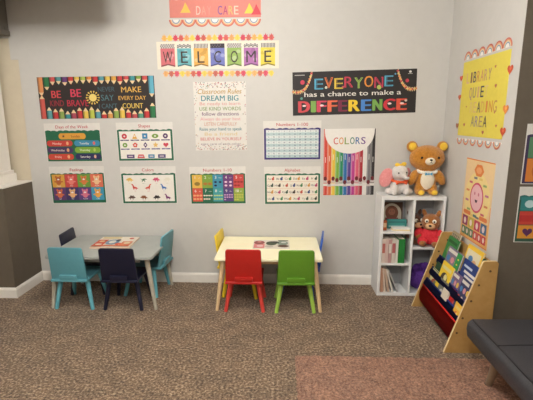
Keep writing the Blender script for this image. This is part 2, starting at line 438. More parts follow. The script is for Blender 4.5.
def dino(p, x, z, s, c, kind):
    m = 1 if kind % 2 else -1
    def P(pts, col=c, d=2): p.poly([(x + m * a * s, z + b * s) for a, b in pts][::m], col, d)
    if kind in (4, 5, 6, 10):     # long neck
        P([(-1, -.3), (-.35, .15), (.2, .3), (.55, 1.0), (.95, 1.05), (1.0, .8), (.75, .75), (.6, -.1), (.5, -.3), (-.4, -.3)])
    elif kind == 1:               # winged
        P([(-1, .35), (-.3, .1), (0, .3), (.5, .35), (1.1, 0), (.45, .05), (.1, -.35), (-.2, -.2)])
    else:                         # low and rounded
        P([(-1.1, -.2), (-.5, .3), (0, .6), (.5, .35), (.9, .25), (1.15, -.05), (.8, -.2), (-.5, -.25)])
        for q in range(3): P([(-.5 + .4 * q, .3), (-.1 + .4 * q, .3), (-.3 + .4 * q, .72)], c)
    for a in (-.35, .35): P([(a - .12, -.2), (a + .12, -.2), (a + .12, -.6), (a - .12, -.6)])
def f_colors(p, x0, x1, z0, z1):
    x0, x1, z0, z1 = inset(p, x0, x1, z0, z1); w = (x1 - x0)
    rows = [(z1 - .045, [(.13, (238, 196, 96), 0, 'yellow'), (.40, (60, 118, 78), 1, 'green'), (.66, (222, 84, 122), 2, 'pink'), (.87, (238, 232, 214), 3, 'white')]),
            (z1 - .12, [(.22, (214, 72, 66), 4, 'red'), (.48, (218, 88, 70), 5, 'orange'), (.80, (62, 112, 186), 6, 'blue')]),
            (z0 + .038, [(.14, (96, 70, 60), 7, 'grey'), (.39, (142, 84, 50), 8, 'brown'), (.64, (46, 40, 38), 9, 'black'), (.87, (120, 50, 108), 10, 'purple')])]
    for z, l in rows:
        for fx, c, k, nm in l:
            dino(p, x0 + w * fx, z, .033, c, k); p.text(nm, x0 + w * fx, z - .033, .007, c if k != 3 else (190, 180, 160), 2)

def f_n10(p, x0, x1, z0, z1):
    cs = [[(232, 186, 78), (128, 168, 66), (60, 146, 176), (110, 58, 122), (212, 74, 70)], [(220, 88, 68), (38, 106, 78), (66, 160, 164), (84, 64, 128), (150, 176, 70)]]
    x0 += .014; x1 -= .014; z0 += .02
    w = (x1 - x0) / 5; h = (z1 - z0) / 2; wd = ['one', 'two', 'three', 'four', 'five', 'six', 'seven', 'eight', 'nine', 'ten']
    dc = [[(150, 120, 50), (186, 120, 50), (24, 28, 60), (246, 214, 232), (150, 44, 44)], [(244, 170, 120), (248, 232, 214), (190, 210, 130), (222, 170, 214), (206, 200, 90)]]
    for r in range(2):
        for k in range(5):
            xa, za = x0 + w * k, z1 - h * r; n = r * 5 + k + 1
            p.rect(xa + .0008, za - h + .0008, xa + w - .0008, za - .0008, cs[r][k], 1)
            p.text(str(n), xa + w * (.3 if n < 10 else .36), za - h * .2, .026, WH, 2, bold=.03)
            p.text(wd[n - 1], xa + w * .72, za - h * .23, .009, WH, 2)
            cols = 1 if n < 2 else 2 if n < 5 else 3 if n < 7 else 4
            rows = -(-n // cols)
            for q in range(n):
                cx = xa + w * (q % cols + .5) / cols * .9 + w * .05; cz = za - h * (.42 + .52 * (q // cols + .5) / rows)
                rr = min(w / cols, h * .5 / rows) * .4
                p.oval(cx, cz, rr * 1.1, rr * .75, dc[r][k], 2, 8, .4)

def f_n100(p, x0, x1, z0, z1):
    x0, x1, z0, z1 = inset(p, x0, x1, z0, z1, (232, 238, 236))
    w = (x1 - x0) / 10; h = (z1 - z0) / 10
    for r in range(10):
        if r % 2: p.rect(x0, z1 - h * (r + 1), x1, z1 - h * r, (190, 214, 216), 2)
        for k in range(10):
            if k: p.rect(x0 + w * k - .0006, z1 - h * (r + 1), x0 + w * k + .0006, z1 - h * r, (150, 176, 190), 3)
            p.text(str(r * 10 + k + 1), x0 + w * (k + .5), z1 - h * (r + .5), .0125, (52, 52, 96), 4)

def f_alph(p, x0, x1, z0, z1):
    x0, x1, z0, z1 = inset(p, x0, x1, z0, z1, (246, 238, 222))
    rows = ['ABCDEF', 'GHIJKLM', 'NOPQRST', 'UVWXYZ']; h = (z1 - z0) / 4
    pal = [(196, 84, 66), (60, 84, 70), (214, 150, 70), (56, 70, 120), (70, 60, 50), (190, 70, 110), (70, 130, 80)]
    for r, row in enumerate(rows):
        w = (x1 - x0) / len(row); z = z1 - h * (r + .5)
        p.rect(x0, z - h * .46, x1, z - h * .42, (224, 170, 140), 2)
        for k, ch in enumerate(row):
            p.text(ch + ch.lower(), x0 + w * (k + .3), z, .02, (70, 66, 80), 3)
            c = pal[(k * 3 + r) % 7]; x = x0 + w * (k + .72)
            p.oval(x, z - .003, .013, .013, c, 2, 9); p.oval(x + .006, z + .012, .007, .008, c, 2, 7)

chart('Days of the Week', DGRN, (-1.946, -.0014, 1.371), .7, 'Days of the Week chart with coloured day pills on green', f_days, tw=.31)
chart('Feelings', DGRN, (-1.938, -.0014, .969), 1.0, 'Feelings chart with eight coloured animal squares in two rows', f_feel)
chart('Shapes', DGRN, (-1.264, -.0014, 1.38), .8, 'Shapes chart with green border and rows of small coloured shapes', f_shapes)
chart('Colors', DGRN, (-1.253, -.0014, .971), .8, 'Colors chart with green border showing small coloured dinosaurs', f_colors)
chart('Numbers 1-10', DGRN, (-.593, -.0014, .972), .75, 'Numbers 1-10 chart with ten brightly coloured squares', f_n10, tw=.27)
chart('Numbers 1-100', (62, 52, 116), (.103, -.0014, 1.394), .65, 'Numbers 1-100 chart, navy-violet border around a pale number grid', f_n100, tw=.29)
chart('Alphabet', DGRN, (.11, -.0014, .975), .8, 'Alphabet chart with green border and four rows of letters', f_alph)

# ---- BE KIND banner
t = thing('pencil_banner', 'black Be Kind Be Brave banner edged with coloured pencils', 'banner', (-1.69, -.0014, 1.78), wall_rot('b', .6))
W, Hh = 1.08, .374
sheet(t, W, Hh, (44, 38, 36))
p = Ink(); pc = [(232, 148, 88), GRN, (216, 86, 84), (86, 158, 160), PUR, RED, YEL, (170, 196, 84), ORG, RED, (86, 160, 170), YEL, (232, 170, 70), (200, 60, 60), (214, 78, 80), TEAL, LIME, (212, 82, 78), RED]
bc = [(216, 92, 80), (92, 160, 164), RED, (140, 168, 84), TEAL, (176, 70, 90), RED, YEL, (196, 206, 80), (92, 164, 178), RED, (228, 160, 80), (150, 178, 84), YEL, RED, (196, 80, 86), (90, 160, 130), RED, YEL]
n = 19; st = W / n
def pencil(x, zb, ztip, c, up):
    s = 1 if up else -1; hw = st * .40
    zt = ztip; zs = zt - s * .034
    pts = [(x - hw, zb), (x + hw, zb), (x + hw, zs), (x - hw, zs)]
    p.poly(pts if up else pts[::-1], c, 1)
    dk = tuple(int(v * .8) for v in c); p.poly([(x - hw, zb), (x - hw * .4, zb), (x - hw * .4, zs), (x - hw, zs)], dk, 2)
    p.poly([(x - hw, zs), (x + hw, zs), (x + hw * .25, zt - s * .008), (x - hw * .25, zt - s * .008)], (238, 208, 160), 1)
    p.poly([(x - hw * .25, zt - s * .008), (x + hw * .25, zt - s * .008), (x, zt)], c, 1)
for k in range(n):
    x = -W / 2 + st * (k + .5)
    lt = [.15, .10, .055, .05, .062, .05, .04, .045, .04, .062, .05, .048, .052, .06, .045, .055, .04, .05, .0][k] + .02
    lb = [.2, .095, .08, .085, .06, .07, .09, .085, .095, .08, .055, .06, .085, .09, .07, .055, .06, .08, .1][k] + .015
    if k == n - 1: lt, lb = .19, .14
    pencil(x, Hh / 2 - .001, Hh / 2 - lt, pc[k] if k < n - 1 else (96, 176, 200), False)
    pencil(x, -Hh / 2 + .001, -Hh / 2 + lb, bc[k] if k < n - 1 else GRN, True)
p.done('pencil_border', t)
def words(parent, rows, name='lettering'):
    for r in rows:
        l = Ink(); l.text(*r[:5], 3, w=r[5], bold=r[6], shear=r[7] if len(r) > 7 else 0.0); l.done(name, parent)
words(t, [('BE', -.375, .035, .068, (214, 70, 76), .09, .03), ('KIND', -.375, -.045, .056, (150, 44, 56), .13, .02), ('BE', -.19, .045, .074, (214, 60, 88), .1, .03), ('BRAVE', -.18, -.045, .06, (186, 46, 66), .2, .025),
    ('NEVER', .095, .075, .045, (66, 92, 104), .155, .012), ('SAY', .1, .0, .055, (74, 112, 122), .12, .02), ("I CAN'T", .1, -.075, .045, (72, 104, 116), .17, .012),
    ('MAKE', .325, .07, .052, (232, 180, 80), .185, .02), ('EVERY DAY', .33, -.005, .038, (226, 172, 78), .255, .02), ('COUNT', .33, -.075, .048, (236, 200, 90), .19, .02)])
q_ = Ink(); q_.oval(-.035, .0, .036, .034, (246, 222, 120), 3)
for k in range(14):
    a = 2 * PI * k / 14; q_.oval(-.035 + .058 * math.cos(a), .055 * math.sin(a), .008, .008, (240, 204, 90), 3, 6)
    q_.poly([(-.035 + .04 * math.cos(a - .1), .04 * math.sin(a - .1)), (-.035 + .04 * math.cos(a + .1), .04 * math.sin(a + .1)), (-.035 + .055 * math.cos(a), .053 * math.sin(a))], (240, 204, 90), 3)
q_.done('sun_print', t)

# ---- EVERYONE banner
t = thing('difference_banner', 'black Everyone has a chance to make a Difference banner', 'banner', (.651, -.0014, 1.821), wall_rot('b', 1.5))
W, Hh = 1.098, .379
l = Ink()
pal = [(84, 170, 206), (226, 116, 64), (230, 200, 70), (206, 60, 84), (150, 184, 84), (236, 150, 60), (206, 62, 90), (88, 168, 200)]
for k, ch in enumerate('EVERYONE'):
    l = Ink()
    x = -.315 + k * .0885; z = .088 + (.006 if k % 2 else -.004)
    l.text(ch, x, z, .098, pal[k], 2, w=.078, bold=.045); l.text(ch, x, z, .088, (44, 40, 40), 3, w=.062, bold=-.004); l.text(ch, x, z, .09, pal[k], 4, w=.066, bold=-.022); l.done('letter', t)
l = Ink(); l.text('has a chance to make a', -.015, -.005, .044, (240, 236, 228), 3, w=.86, bold=.024); l.done('lettering', t)
pal = [(212, 70, 78), (126, 172, 80), (214, 68, 96), (230, 104, 70), (120, 40, 66), (240, 206, 50), (72, 132, 206), (120, 172, 80), (206, 48, 62), (224, 84, 62)]
ws = [.115, .05, .095, .095, .09, .11, .1, .095, .115, .1]; x = -.505
for k, ch in enumerate('DIFFERENCE'):
    l = Ink()
    l.text(ch, x + ws[k] / 2, -.112, .105, pal[k], 2, w=ws[k] * .95, bold=.10); x += ws[k] + .0015
    if k in (0, 2, 9, 8): l.oval(x - ws[k] * .5, -.105, .018, .009, (250, 220, 220), 3, 8)
    l.done('letter', t)
for sgn in (-1, 1):
    g = Ink()
    for k in range(15):
        a = k / 14; x = sgn * (.545 - .165 * a - .02 * math.sin(a * PI)); z = .02 + .155 * a ** 1.6 - .03 * math.sin(a * PI)
        g.oval(x, z, .012, .009, [(232, 140, 80), (226, 200, 120), (200, 70, 76), (240, 170, 90)][k % 4], 2, 6, k)
        g.poly([(x, z - .018), (x + .006, z - .018), (x + .008, z + .018), (x, z + .018)], (230, 196, 150), 1)
    g.done('garland', t)
g = Ink()
for x, z, r, c in [(-.46, .1, .02, (206, 60, 84)), (.465, .09, .016, (200, 60, 80)), (.46, -.08, .012, (232, 224, 210)), (.22, .04, .02, (180, 200, 96)), (-.47, -.04, .012, (90, 150, 140)), (-.25, .05, .012, (220, 220, 200)), (-.1, .05, .011, (190, 80, 90)), (.36, .15, .008, (100, 160, 200)), (.34, -.01, .01, (90, 170, 150))]:
    g.oval(x, z, r, r, c, 2, 10)
g.rect(-.53, .158, -.44, .166, (170, 165, 160), 2); g.oval(.49, .165, .012, .01, WH, 2, 8); g.rect(.47, .146, .51, .151, (190, 186, 180), 2)
sheet(t, W, Hh, (40, 37, 37), ink=g)

# ---- COLORS markers poster
t = thing('marker_poster', 'Colors poster with a row of twelve tall markers', 'poster', (.63, -.0014, 1.195), wall_rot('b', .9))
W, Hh = .471, .616
sheet(t, W, Hh)
p = Ink(); mc = [(216, 70, 56), (226, 106, 62), (238, 200, 66), (120, 176, 66), (36, 138, 96), (40, 112, 176), (88, 62, 142), (196, 62, 146), (226, 96, 120), (178, 40, 52), (238, 235, 230), (120, 118, 122), (44, 40, 42)]
mc = [mc[0], mc[1], mc[2], mc[3], mc[4], mc[5], mc[6], mc[7], mc[8], mc[9], mc[10], mc[11], mc[12]]
st = W / 13
for k in range(13):
    x0 = -W / 2 + st * k; x = x0 + st / 2; c = mc[k]; lt = tuple(min(255, int(v * .55 + 115)) for v in c)
    p.rect(x0 + .001, -.196, x0 + st - .001, Hh / 2 - .002, c, 0); p.rect(x0 + .005, -.18, x0 + .010, Hh / 2 - .01, lt, 1)
    p.rect(x0 + .001, -Hh / 2 + .001, x0 + st - .001, -.22, c, 0); p.rect(x0 + .005, -Hh / 2 + .01, x0 + .011, -.225, lt, 1)
    zc = -.15 - (.035 if k % 2 else 0) * (1 if k % 3 else .4)
    p.rect(x0 + .002, zc - .04, x0 + st - .002, zc - .016, (206, 196, 190), 2); p.oval(x, zc, .0155, .021, (110, 34, 40), 3, 10)
    p.rect(x - .002, .0 + (k % 3) * .012, x + .002, .05 + (k % 3) * .012, (250, 246, 240), 2)
p.done('marker_print', t)
l = Ink()
pts = [(-W / 2 + .001, Hh / 2 - .001)] + [(-W / 2 * .96 * math.cos(PI * k / 24), Hh / 2 - .225 * math.sin(PI * k / 24) ** .85 - .002) for k in range(25)] + [(W / 2 - .001, Hh / 2 - .001)]
l.poly(pts, WH, 4)
letters(t, 'COLORS', 0, .2, .066, .30, [(206, 66, 60), (226, 150, 60), (130, 160, 70), (50, 130, 110), (62, 110, 170), (110, 70, 140)], 5, bold=.02)
l.done('title_card', t)

# ---- Classroom rules
t = thing('rules_poster', 'white Classroom Rules poster of coloured sentences, confetti dotted edges', 'poster', (-.556, -.0014, 1.61), wall_rot('b', .6))
W, Hh = .476, .615
words(t, [('Classroom Rules', 0, .225, .046, (190, 150, 70), .40, .016, .25)])
rows = [('DREAM BIG', (44, 132, 142), .05, .34, .02), ('Be ready to learn', (222, 150, 140), .03, .37, 0), ('USE KIND WORDS', (120, 150, 70), .034, .38, .01), ('follow directions', (110, 76, 112), .034, .34, .014), ('Always do your best', (226, 150, 150), .03, .37, 0),
        ('LISTEN CAREFULLY', (206, 140, 110), .033, .30, .0), ('Raise your hand to speak', (40, 122, 136), .03, .39, .012), ('Be a friend', (222, 196, 130), .03, .3, 0), ('BELIEVE IN YOURSELF', (208, 110, 104), .028, .38, .004), ('take care of each other', (150, 140, 150), .022, .37, 0)]
z = .165
for s_, c, h, w, b in rows:
    words(t, [(s_, 0, z, h, c, w, b)]); z -= .0455 if s_ != 'DREAM BIG' else .048
g = Ink(); random.seed(3)
for k in range(230):
    e = random.random()
    if e < .36: x, z = random.uniform(-.232, .232), Hh / 2 - random.random() ** 1.5 * .05 - .005
    elif e < .76: x, z = random.uniform(-.232, .232), -Hh / 2 + random.random() ** 1.5 * .055 + .005
    else: x, z = random.choice((-1, 1)) * (.234 - random.random() ** 2 * .03), random.uniform(-.3, .3)
    g.oval(x, z, .0042, .0042, random.choice([(178, 90, 90), (196, 150, 90), (120, 110, 80), (90, 140, 140), (150, 100, 130), (206, 120, 120)]), 1, 6)
sheet(t, W, Hh, (232, 228, 220), ink=g)

# ---- WELCOME pennants
t = thing('welcome_banner', 'WELCOME banner of seven coloured swallowtail pennants on cream strip', 'banner', (-.569, -.0014, 2.146), wall_rot('b', .3))
sheet(t, 1.09, .235, (240, 233, 214), 'backing_strip')
cols = [(216, 112, 118), (104, 182, 190), (236, 176, 82), (112, 120, 192), (150, 184, 92), (178, 110, 176), (240, 216, 70)]
for k, ch in enumerate('WELCOME'):
    x = -.447 + k * .149; hw = .064
    g = Ink()
    g.poly([(x - hw, .098), (x - hw, -.098), (x, -.082), (x + hw, -.098), (x + hw, .098)], cols[k], 0)
    dk = tuple(int(v * .62) for v in cols[k]); lt = tuple(min(255, int(v * .7 + 76)) for v in cols[k])
    g.poly([(x - hw, -.086), (x - hw, -.098), (x, -.082), (x + hw, -.098), (x + hw, -.086), (x, -.070)], dk, 1)
    random.seed(k)
    for q in range(6): g.oval(x + random.uniform(-.045, .045), random.uniform(-.05, .05), .02, .016, lt if q % 2 else tuple(int(v * .9) for v in cols[k]), 1, 9, q)
    g.rect(x - hw, .060, x + hw, .098, (226, 220, 210), 1)
    pk = k % 4
    if k in (1, 5):
        for q in range(7): g.oval(x - hw + .0092 + q * .0182, .079 + (.004 if q % 2 else -.004), .0085, .013, DK, 2, 8)
        for q in range(7): g.oval(x - hw + .0092 + q * .0182, .079 + (.004 if q % 2 else -.004), .0035, .006, WH, 3, 6)
    elif k == 3:
        g.rect(x - hw, .060, x + hw, .098, (48, 44, 52), 2)
        for q in range(8): g.rect(x - hw + .012 * q + .004, .066 + (q % 2) * .014, x - hw + .012 * q + .010, .076 + (q % 2) * .014, (110, 104, 116), 3)
    else:
        nn = 16 if k in (0, 4) else 20
        for q in range(nn):
            for rr in range(3):
                if k in (2, 6) and rr > 0: continue
                xa = x - hw + 2 * hw * q / nn
                if k in (2, 6):
                    if q % 2: g.rect(xa, .060, xa + 2 * hw / nn, .098, (96, 92, 92), 2)
                elif (q + rr) % 2: g.rect(xa, .060 + rr * .0127, xa + 2 * hw / nn, .0727 + rr * .0127, (110, 104, 106), 2)
    pn = g.done('pennant', t)
    l = Ink(); l.text(ch, x, -.012, .105, (58, 52, 46), 3, w=.062 if ch not in 'WM' else .085, bold=.0); l.done('letter', pn)

# ---- leaf borders above and below the banner
def leaf_border(z, flip, label):
    t = thing('leaf_border', label, 'paper border', (-.566, .0004, z), wall_rot('b', .2), 'leaf paper borders')
    g = Ink(); pal = [(238, 178, 90), (242, 206, 84), (214, 70, 92), (214, 92, 86), (236, 166, 96), (244, 214, 90), (210, 62, 86), (206, 96, 84)]
    if flip < 0: pal = [(240, 180, 110), (206, 108, 92), (220, 84, 104), (244, 216, 92), (238, 188, 110), (210, 104, 88), (216, 76, 96), (242, 210, 96)]
    g.rect(-.49, -.016, .49, .006, (238, 214, 150), 0) if flip > 0 else g.rect(-.49, -.006, .49, .016, (238, 214, 150), 0)
    for k in range(20):
        x = -.475 + .05 * k; c = pal[k % 8]; d = tuple(int(v * .85) for v in c)
        pts = [(0, 1.1), (.25, .55), (.6, .75), (.55, .2), (1, 0), (.6, -.35), (.55, -.75), (.15, -.6), (0, -.95), (-.15, -.6), (-.55, -.75), (-.6, -.35), (-1, 0), (-.55, .2), (-.6, .75), (-.25, .55)]
        pts = [(x + a * .0285, flip * b * .033) for a, b in pts]
        g.poly(pts, c, 1 + k % 2)
        g.rect(x - .0015, -.018, x + .0015, .022, d, 3)
    g.done('border_strip', t)
leaf_border(2.292, 1, 'autumn leaf paper border directly above the WELCOME pennants')
leaf_border(1.989, -1, 'autumn leaf paper border directly below the WELCOME pennants')

# ---- day care sign at the top, with its rainbow border
t = thing('daycare_sign', 'salmon pink DAY CARE sign above the WELCOME banner', 'sign', (-.583, -.0014, 2.61), wall_rot('b', 0))
pal = [(246, 226, 190), (150, 90, 150), (240, 190, 110), (236, 150, 130), (226, 110, 120), (240, 220, 190), (240, 170, 80), (120, 130, 190), (210, 80, 110)]
letters(t, 'SUNNY WAVES', -.06, .03, .075, .60, pal, 2, bold=.01)
letters(t, 'DAY CARE', .02, -.09, .075, .38, [(246, 206, 190), (240, 160, 142), (236, 152, 138), WH, (126, 84, 156), (180, 70, 120), (240, 190, 110), (246, 214, 190)], 2, bold=.01)
g = Ink()
for x, z, c in [(-.26, -.07, (246, 200, 90)), (.3, -.08, (248, 216, 80)), (.36, -.09, (224, 70, 84)), (.3, .06, (240, 190, 90)), (-.3, .1, (246, 200, 110))]:
    g.poly([(x - .045, z - .04), (x + .045, z - .04), (x + .02, z + .01), (x, z + .045), (x - .02, z + .0)], c, 1)
g.rect(-.4, -.15, .4, -.146, (214, 110, 104), 1)
sheet(t, .80, .30, (228, 136, 124), ink=g)

def rainbow_strip(t, n, w, up, name='border_strip', r=None, x0=None):
    g = Ink(); st = w / n; r = r or st * .52
    s = 1 if up else -1
    g.rect(-w / 2, -.012 if up else -.0, w / 2, .0 if up else .012, (244, 240, 230), 0)
    for k in range(n):
        x = -w / 2 + st * (k + .5)
        a0, a1 = (0, PI) if up else (PI, 2 * PI)
        zz = -.01 * s
        g.ring(x, zz, 0.0, r * .42, (246, 243, 236), 1 + k % 2, a0, a1, 10)
        for q, c in enumerate([(126, 160, 190), (236, 214, 170), (226, 150, 110), (206, 104, 92)]):
            g.ring(x, zz, r * (.42 + .145 * q), r * (.42 + .145 * (q + 1)), c, 1 + k % 2, a0, a1, 12)
    g.done(name, t)
t = thing('rainbow_border', 'scalloped rainbow paper border along the bottom of the DAY CARE sign', 'paper border', (-.587, .0004, 2.435), wall_rot('b', .2), 'rainbow paper borders')
rainbow_strip(t, 7, .80, False, r=.062)

# ---- library poster and its rainbow trim on the right wall
t = thing('library_poster', 'bright yellow LIBRARY QUIET READING AREA poster on the right wall', 'poster', (XR - .0014, -.657, 1.745), wall_rot('r', 0))
W, Hh = .70, .575
l = Ink()
gp = [(200, 170, 130), (180, 150, 110), (110, 100, 110), (206, 130, 80), (226, 180, 120), (200, 160, 130), (190, 160, 140)]
letters(t, 'LIBRARY', -.07, .16, .085, .40, [(226, 180, 150), (150, 110, 90), (90, 84, 96), (216, 150, 80), (214, 150, 110), (200, 160, 120), (190, 160, 120)], 2)
letters(t, 'QUIET', -.05, .045, .085, .31, [(186, 150, 130), (150, 140, 120), (214, 170, 120), (84, 84, 92), (230, 206, 130)], 2)
letters(t, 'READING', .04, -.065, .085, .42, [(232, 206, 120), (226, 190, 120), (82, 80, 88), (230, 180, 90), (226, 140, 70), (220, 140, 60), (200, 150, 90)], 2)
letters(t, 'AREA', .0, -.17, .085, .26, [(160, 150, 120), (150, 140, 150), (180, 150, 110), (74, 74, 84)], 2)
g = Ink()
for x, z, r in [(.17, .2, .012), (.2, .07, .016), (-.24, -.2, .017), (.08, -.25, .018), (.22, -.11, .01), (-.23, -.06, .01), (.1, .13, .008), (.26, -.2, .012)]:
    g.heart(x, z, r, (200, 120, 90), 1)
sheet(t, W, Hh, (236, 218, 84), ink=g)
for x, z, c in [(-.372, .02, (214, 90, 50)), (-.372, .17, (206, 70, 50)), (-.37, -.21, (160, 96, 70)), (.362, .16, (206, 84, 50)), (.36, -.09, (236, 140, 60)), (.355, -.235, (212, 80, 44))]:
    g = Ink(); g.heart(x, z, .036 if x > 0 else .028, c, 1); g.heart(x + .004, z + .004, .014, tuple(min(255, v + 30) for v in c), 2); g.done('heart', t)
t = thing('rainbow_border', 'rainbow arch paper border along the top of the yellow LIBRARY poster', 'paper border', (XR + .0004, -.66, 2.06), wall_rot('r', 0), 'rainbow paper borders')
rainbow_strip(t, 6, .70, True)
t = thing('rainbow_border', 'upside-down rainbow paper border under the yellow LIBRARY poster', 'paper border', (XR + .0004, -.65, 1.425), wall_rot('r', 0), 'rainbow paper borders')
rainbow_strip(t, 6, .72, False, r=.05)

# ---- clock-face chart under it
t = thing('clock_poster', 'tall peach poster with a pink smiling clock above the book rack', 'poster', (XR - .0014, -.747, .98), wall_rot('r', 0))
W, Hh = .44, .625
sheet(t, W, Hh, (246, 214, 160))
g = Ink(); O = (236, 132, 60)
g.rect(-W / 2, Hh / 2 - .008, W / 2, Hh / 2, O, 1); g.rect(-W / 2, -Hh / 2, W / 2, -Hh / 2 + .008, O, 1); g.rect(W / 2 - .006, -Hh / 2, W / 2, 0, O, 1); g.rect(-W / 2, -Hh / 2, -W / 2 + .006, 0, O, 1)
g.oval(0, .02, .2, .2, (250, 226, 150), 1, 28); g.rect(-W / 2, -Hh / 2 + .008, W / 2, -.13, (244, 186, 110), 1)
g.oval(0, .235, .075, .05, O, 2, 6); g.oval(0, .235, .045, .026, (248, 170, 110), 3, 8)

g.done('background_print', t)
g = Ink()
g.oval(0, .03, .105, .115, (222, 84, 110), 3, 28); g.oval(0, .03, .09, .1, (248, 196, 204), 4, 28)
g.oval(-.03, .06, .012, .014, (214, 120, 140), 5, 8); g.oval(.03, .06, .012, .014, (214, 120, 140), 5, 8)
g.poly([(-.022, .015), (-.012, -.006), (.012, -.006), (.022, .015)], (70, 40, 60), 5)
for k in range(12):
    a = 2 * PI * k / 12 + .26; x, z = .155 * math.cos(a), .03 + .15 * math.sin(a)
    g.rect(x - .026, z - .008, x + .026, z + .008, [(200, 110, 150), (150, 180, 110), (238, 206, 110), (120, 120, 130), (216, 100, 120), (226, 140, 90)][k % 6], 3)
g.done('clock_face', t)
g = Ink(); sq = [(150, 60, 100), (206, 190, 80), (206, 66, 96), (72, 110, 150)]
for k in range(4):
    x = -.15 + .1 * k; g.rect(x - .044, -.212, x + .044, -.135, sq[k], 3); g.oval(x, -.175, .02, .026, (246, 226, 220), 4, 10)
for k in range(6):
    x = -.165 + .066 * k; g.rect(x - .031, -.285, x + .031, -.222, (80, 130, 96) if k < 3 else (214, 72, 80), 3); g.oval(x, -.253, .015, .021, (240, 226, 210), 4, 8)
g.pill(-.19, -.122, -.07, -.09, (236, 132, 70), 3); g.pill(.07, -.122, .19, -.09, (236, 132, 70), 3); g.pill(-.03, -.12, .03, -.1, (90, 130, 130), 3)
g.done('picture_squares', t)

# ---- two charts on the taupe wall at the right edge
def ret_chart(zc, h, label, fill):
    t = thing('wall_chart', label, 'chart', (1.82, -1.1314, zc), wall_rot('b', 0), 'educational wall charts')
    sheet(t, .53, h); p = Ink(); fill(p, h); p.done('picture_panel', t)
def f_ra(p, h):
    z1 = h / 2 - .077; z0 = -h / 2 + .004; x0, x1 = -.259, .259
    p.rect(x0, z0, x1, z1, (62, 48, 84), 0); scallop(p, x0, x1, z1, (62, 48, 84), 0)
    m = (z0 + z1) / 2 + .01
    for k in range(3):
        xa = x0 + .018 + k * .162
        p.rect(xa, m + .004, xa + .158, z1 - .006, [(84, 134, 96), (66, 120, 170), (206, 80, 70)][k], 1); p.star(xa + .085, (m + z1) / 2, .04, (52, 110, 70), 2, 7)
        p.rect(xa, z0 + .012, xa + .158, m, [(222, 130, 50), (110, 160, 70), (110, 60, 120)][k], 1); p.oval(xa + .08, (m + z0) / 2, .045, .05, (196, 100, 44), 2)
def f_rb(p, h):
    z1 = h / 2 - .067; z0 = -h / 2 + .004; x0, x1 = -.259, .259
    p.rect(x0, z0, x1, z1, (44, 84, 66), 0); scallop(p, x0, x1, z1, (44, 110, 106), 0)
    hh = (z1 - z0 - .02) / 3
    for r, cc in enumerate([((46, 130, 130), (206, 150, 60)), ((206, 66, 54), (66, 120, 170)), ((226, 150, 50), (120, 60, 120))]):
        za = z1 - hh * r
        p.rect(x0 + .012, za - hh + .003, -.003, za - .002, cc[0], 1); p.rect(.003, za - hh + .003, x1 - .012, za - .002, cc[1], 1)
    p.oval(-.19, z1 - hh * .5, .032, .026, (196, 224, 224), 2); p.heart(-.185, z1 - hh * 2.5, .033, (90, 44, 90), 2)
    p.rect(-.246, z1 - hh * 1.75, -.05, z1 - hh * 1.3, (190, 46, 44), 2)
ret_chart(1.37, .385, 'chart of green and orange squares, upper one on the taupe wall', f_ra)
ret_chart(.9725, .375, 'chart of red and teal bands, lower one on the taupe wall', f_rb)

# ================================================================== kids' tables and chairs
def make_table(name, label, loc, top, leg, w=.87, d=.645, h=.48, r=.035):
    t = thing(name, label, 'table', loc)
    bm = nb(); vs = add_box(bm, (0, 0, 0), (w, d, .022))
    es = [e for e in bm.edges if abs(e.verts[0].co.z - e.verts[1].co.z) > .01]
    bmesh.ops.bevel(bm, geom=es, offset=r, segments=5, profile=.5, affect='EDGES')
    es = [e for e in bm.edges if abs(e.verts[0].co.z - e.verts[1].co.z) < .001]
    bmesh.ops.bevel(bm, geom=[e for e in es if len(e.link_faces) == 2 and e.calc_face_angle(0) > 1], offset=.004, segments=2, affect='EDGES')
    bmesh.ops.translate(bm, vec=(0, 0, h - .011), verts=bm.verts)
    obj('tabletop', bm, top, t, 'auto')
    bm = nb()
    for sx, sy, lx, ly in ((0, 1, w * .72, .016), (0, -1, w * .72, .016), (1, 0, .016, d * .66), (-1, 0, .016, d * .66)):
        add_box(bm, (sx * (w / 2 - .09), sy * (d / 2 - .075), h - .022 - .0225), (lx, ly, .045), bevel=.002)
    obj('apron', bm, top if top is GREYTOP else leg, t)
    for sx in (-1, 1):
        for sy in (-1, 1):
            bm = nb(); a = (sx * (w / 2 - .065), sy * (d / 2 - .07), h - .022);
            b = (sx * (w / 2 - .005), sy * (d / 2 - .06), .0)
            add_peg(bm, a, b, .022, .0145, 18); obj('leg', bm, leg, t, 'auto')
    return t
make_table('kids_table', 'low grey kids table with greyed legs, aqua and navy chairs round it', (-1.498, -.345, 0), GREYTOP, GREYLEG, w=.90)
make_table('kids_table', 'low cream kids table with pale pine legs', (-.096, -.345, 0), CREAMTOP, PINE, w=.88, r=.014)

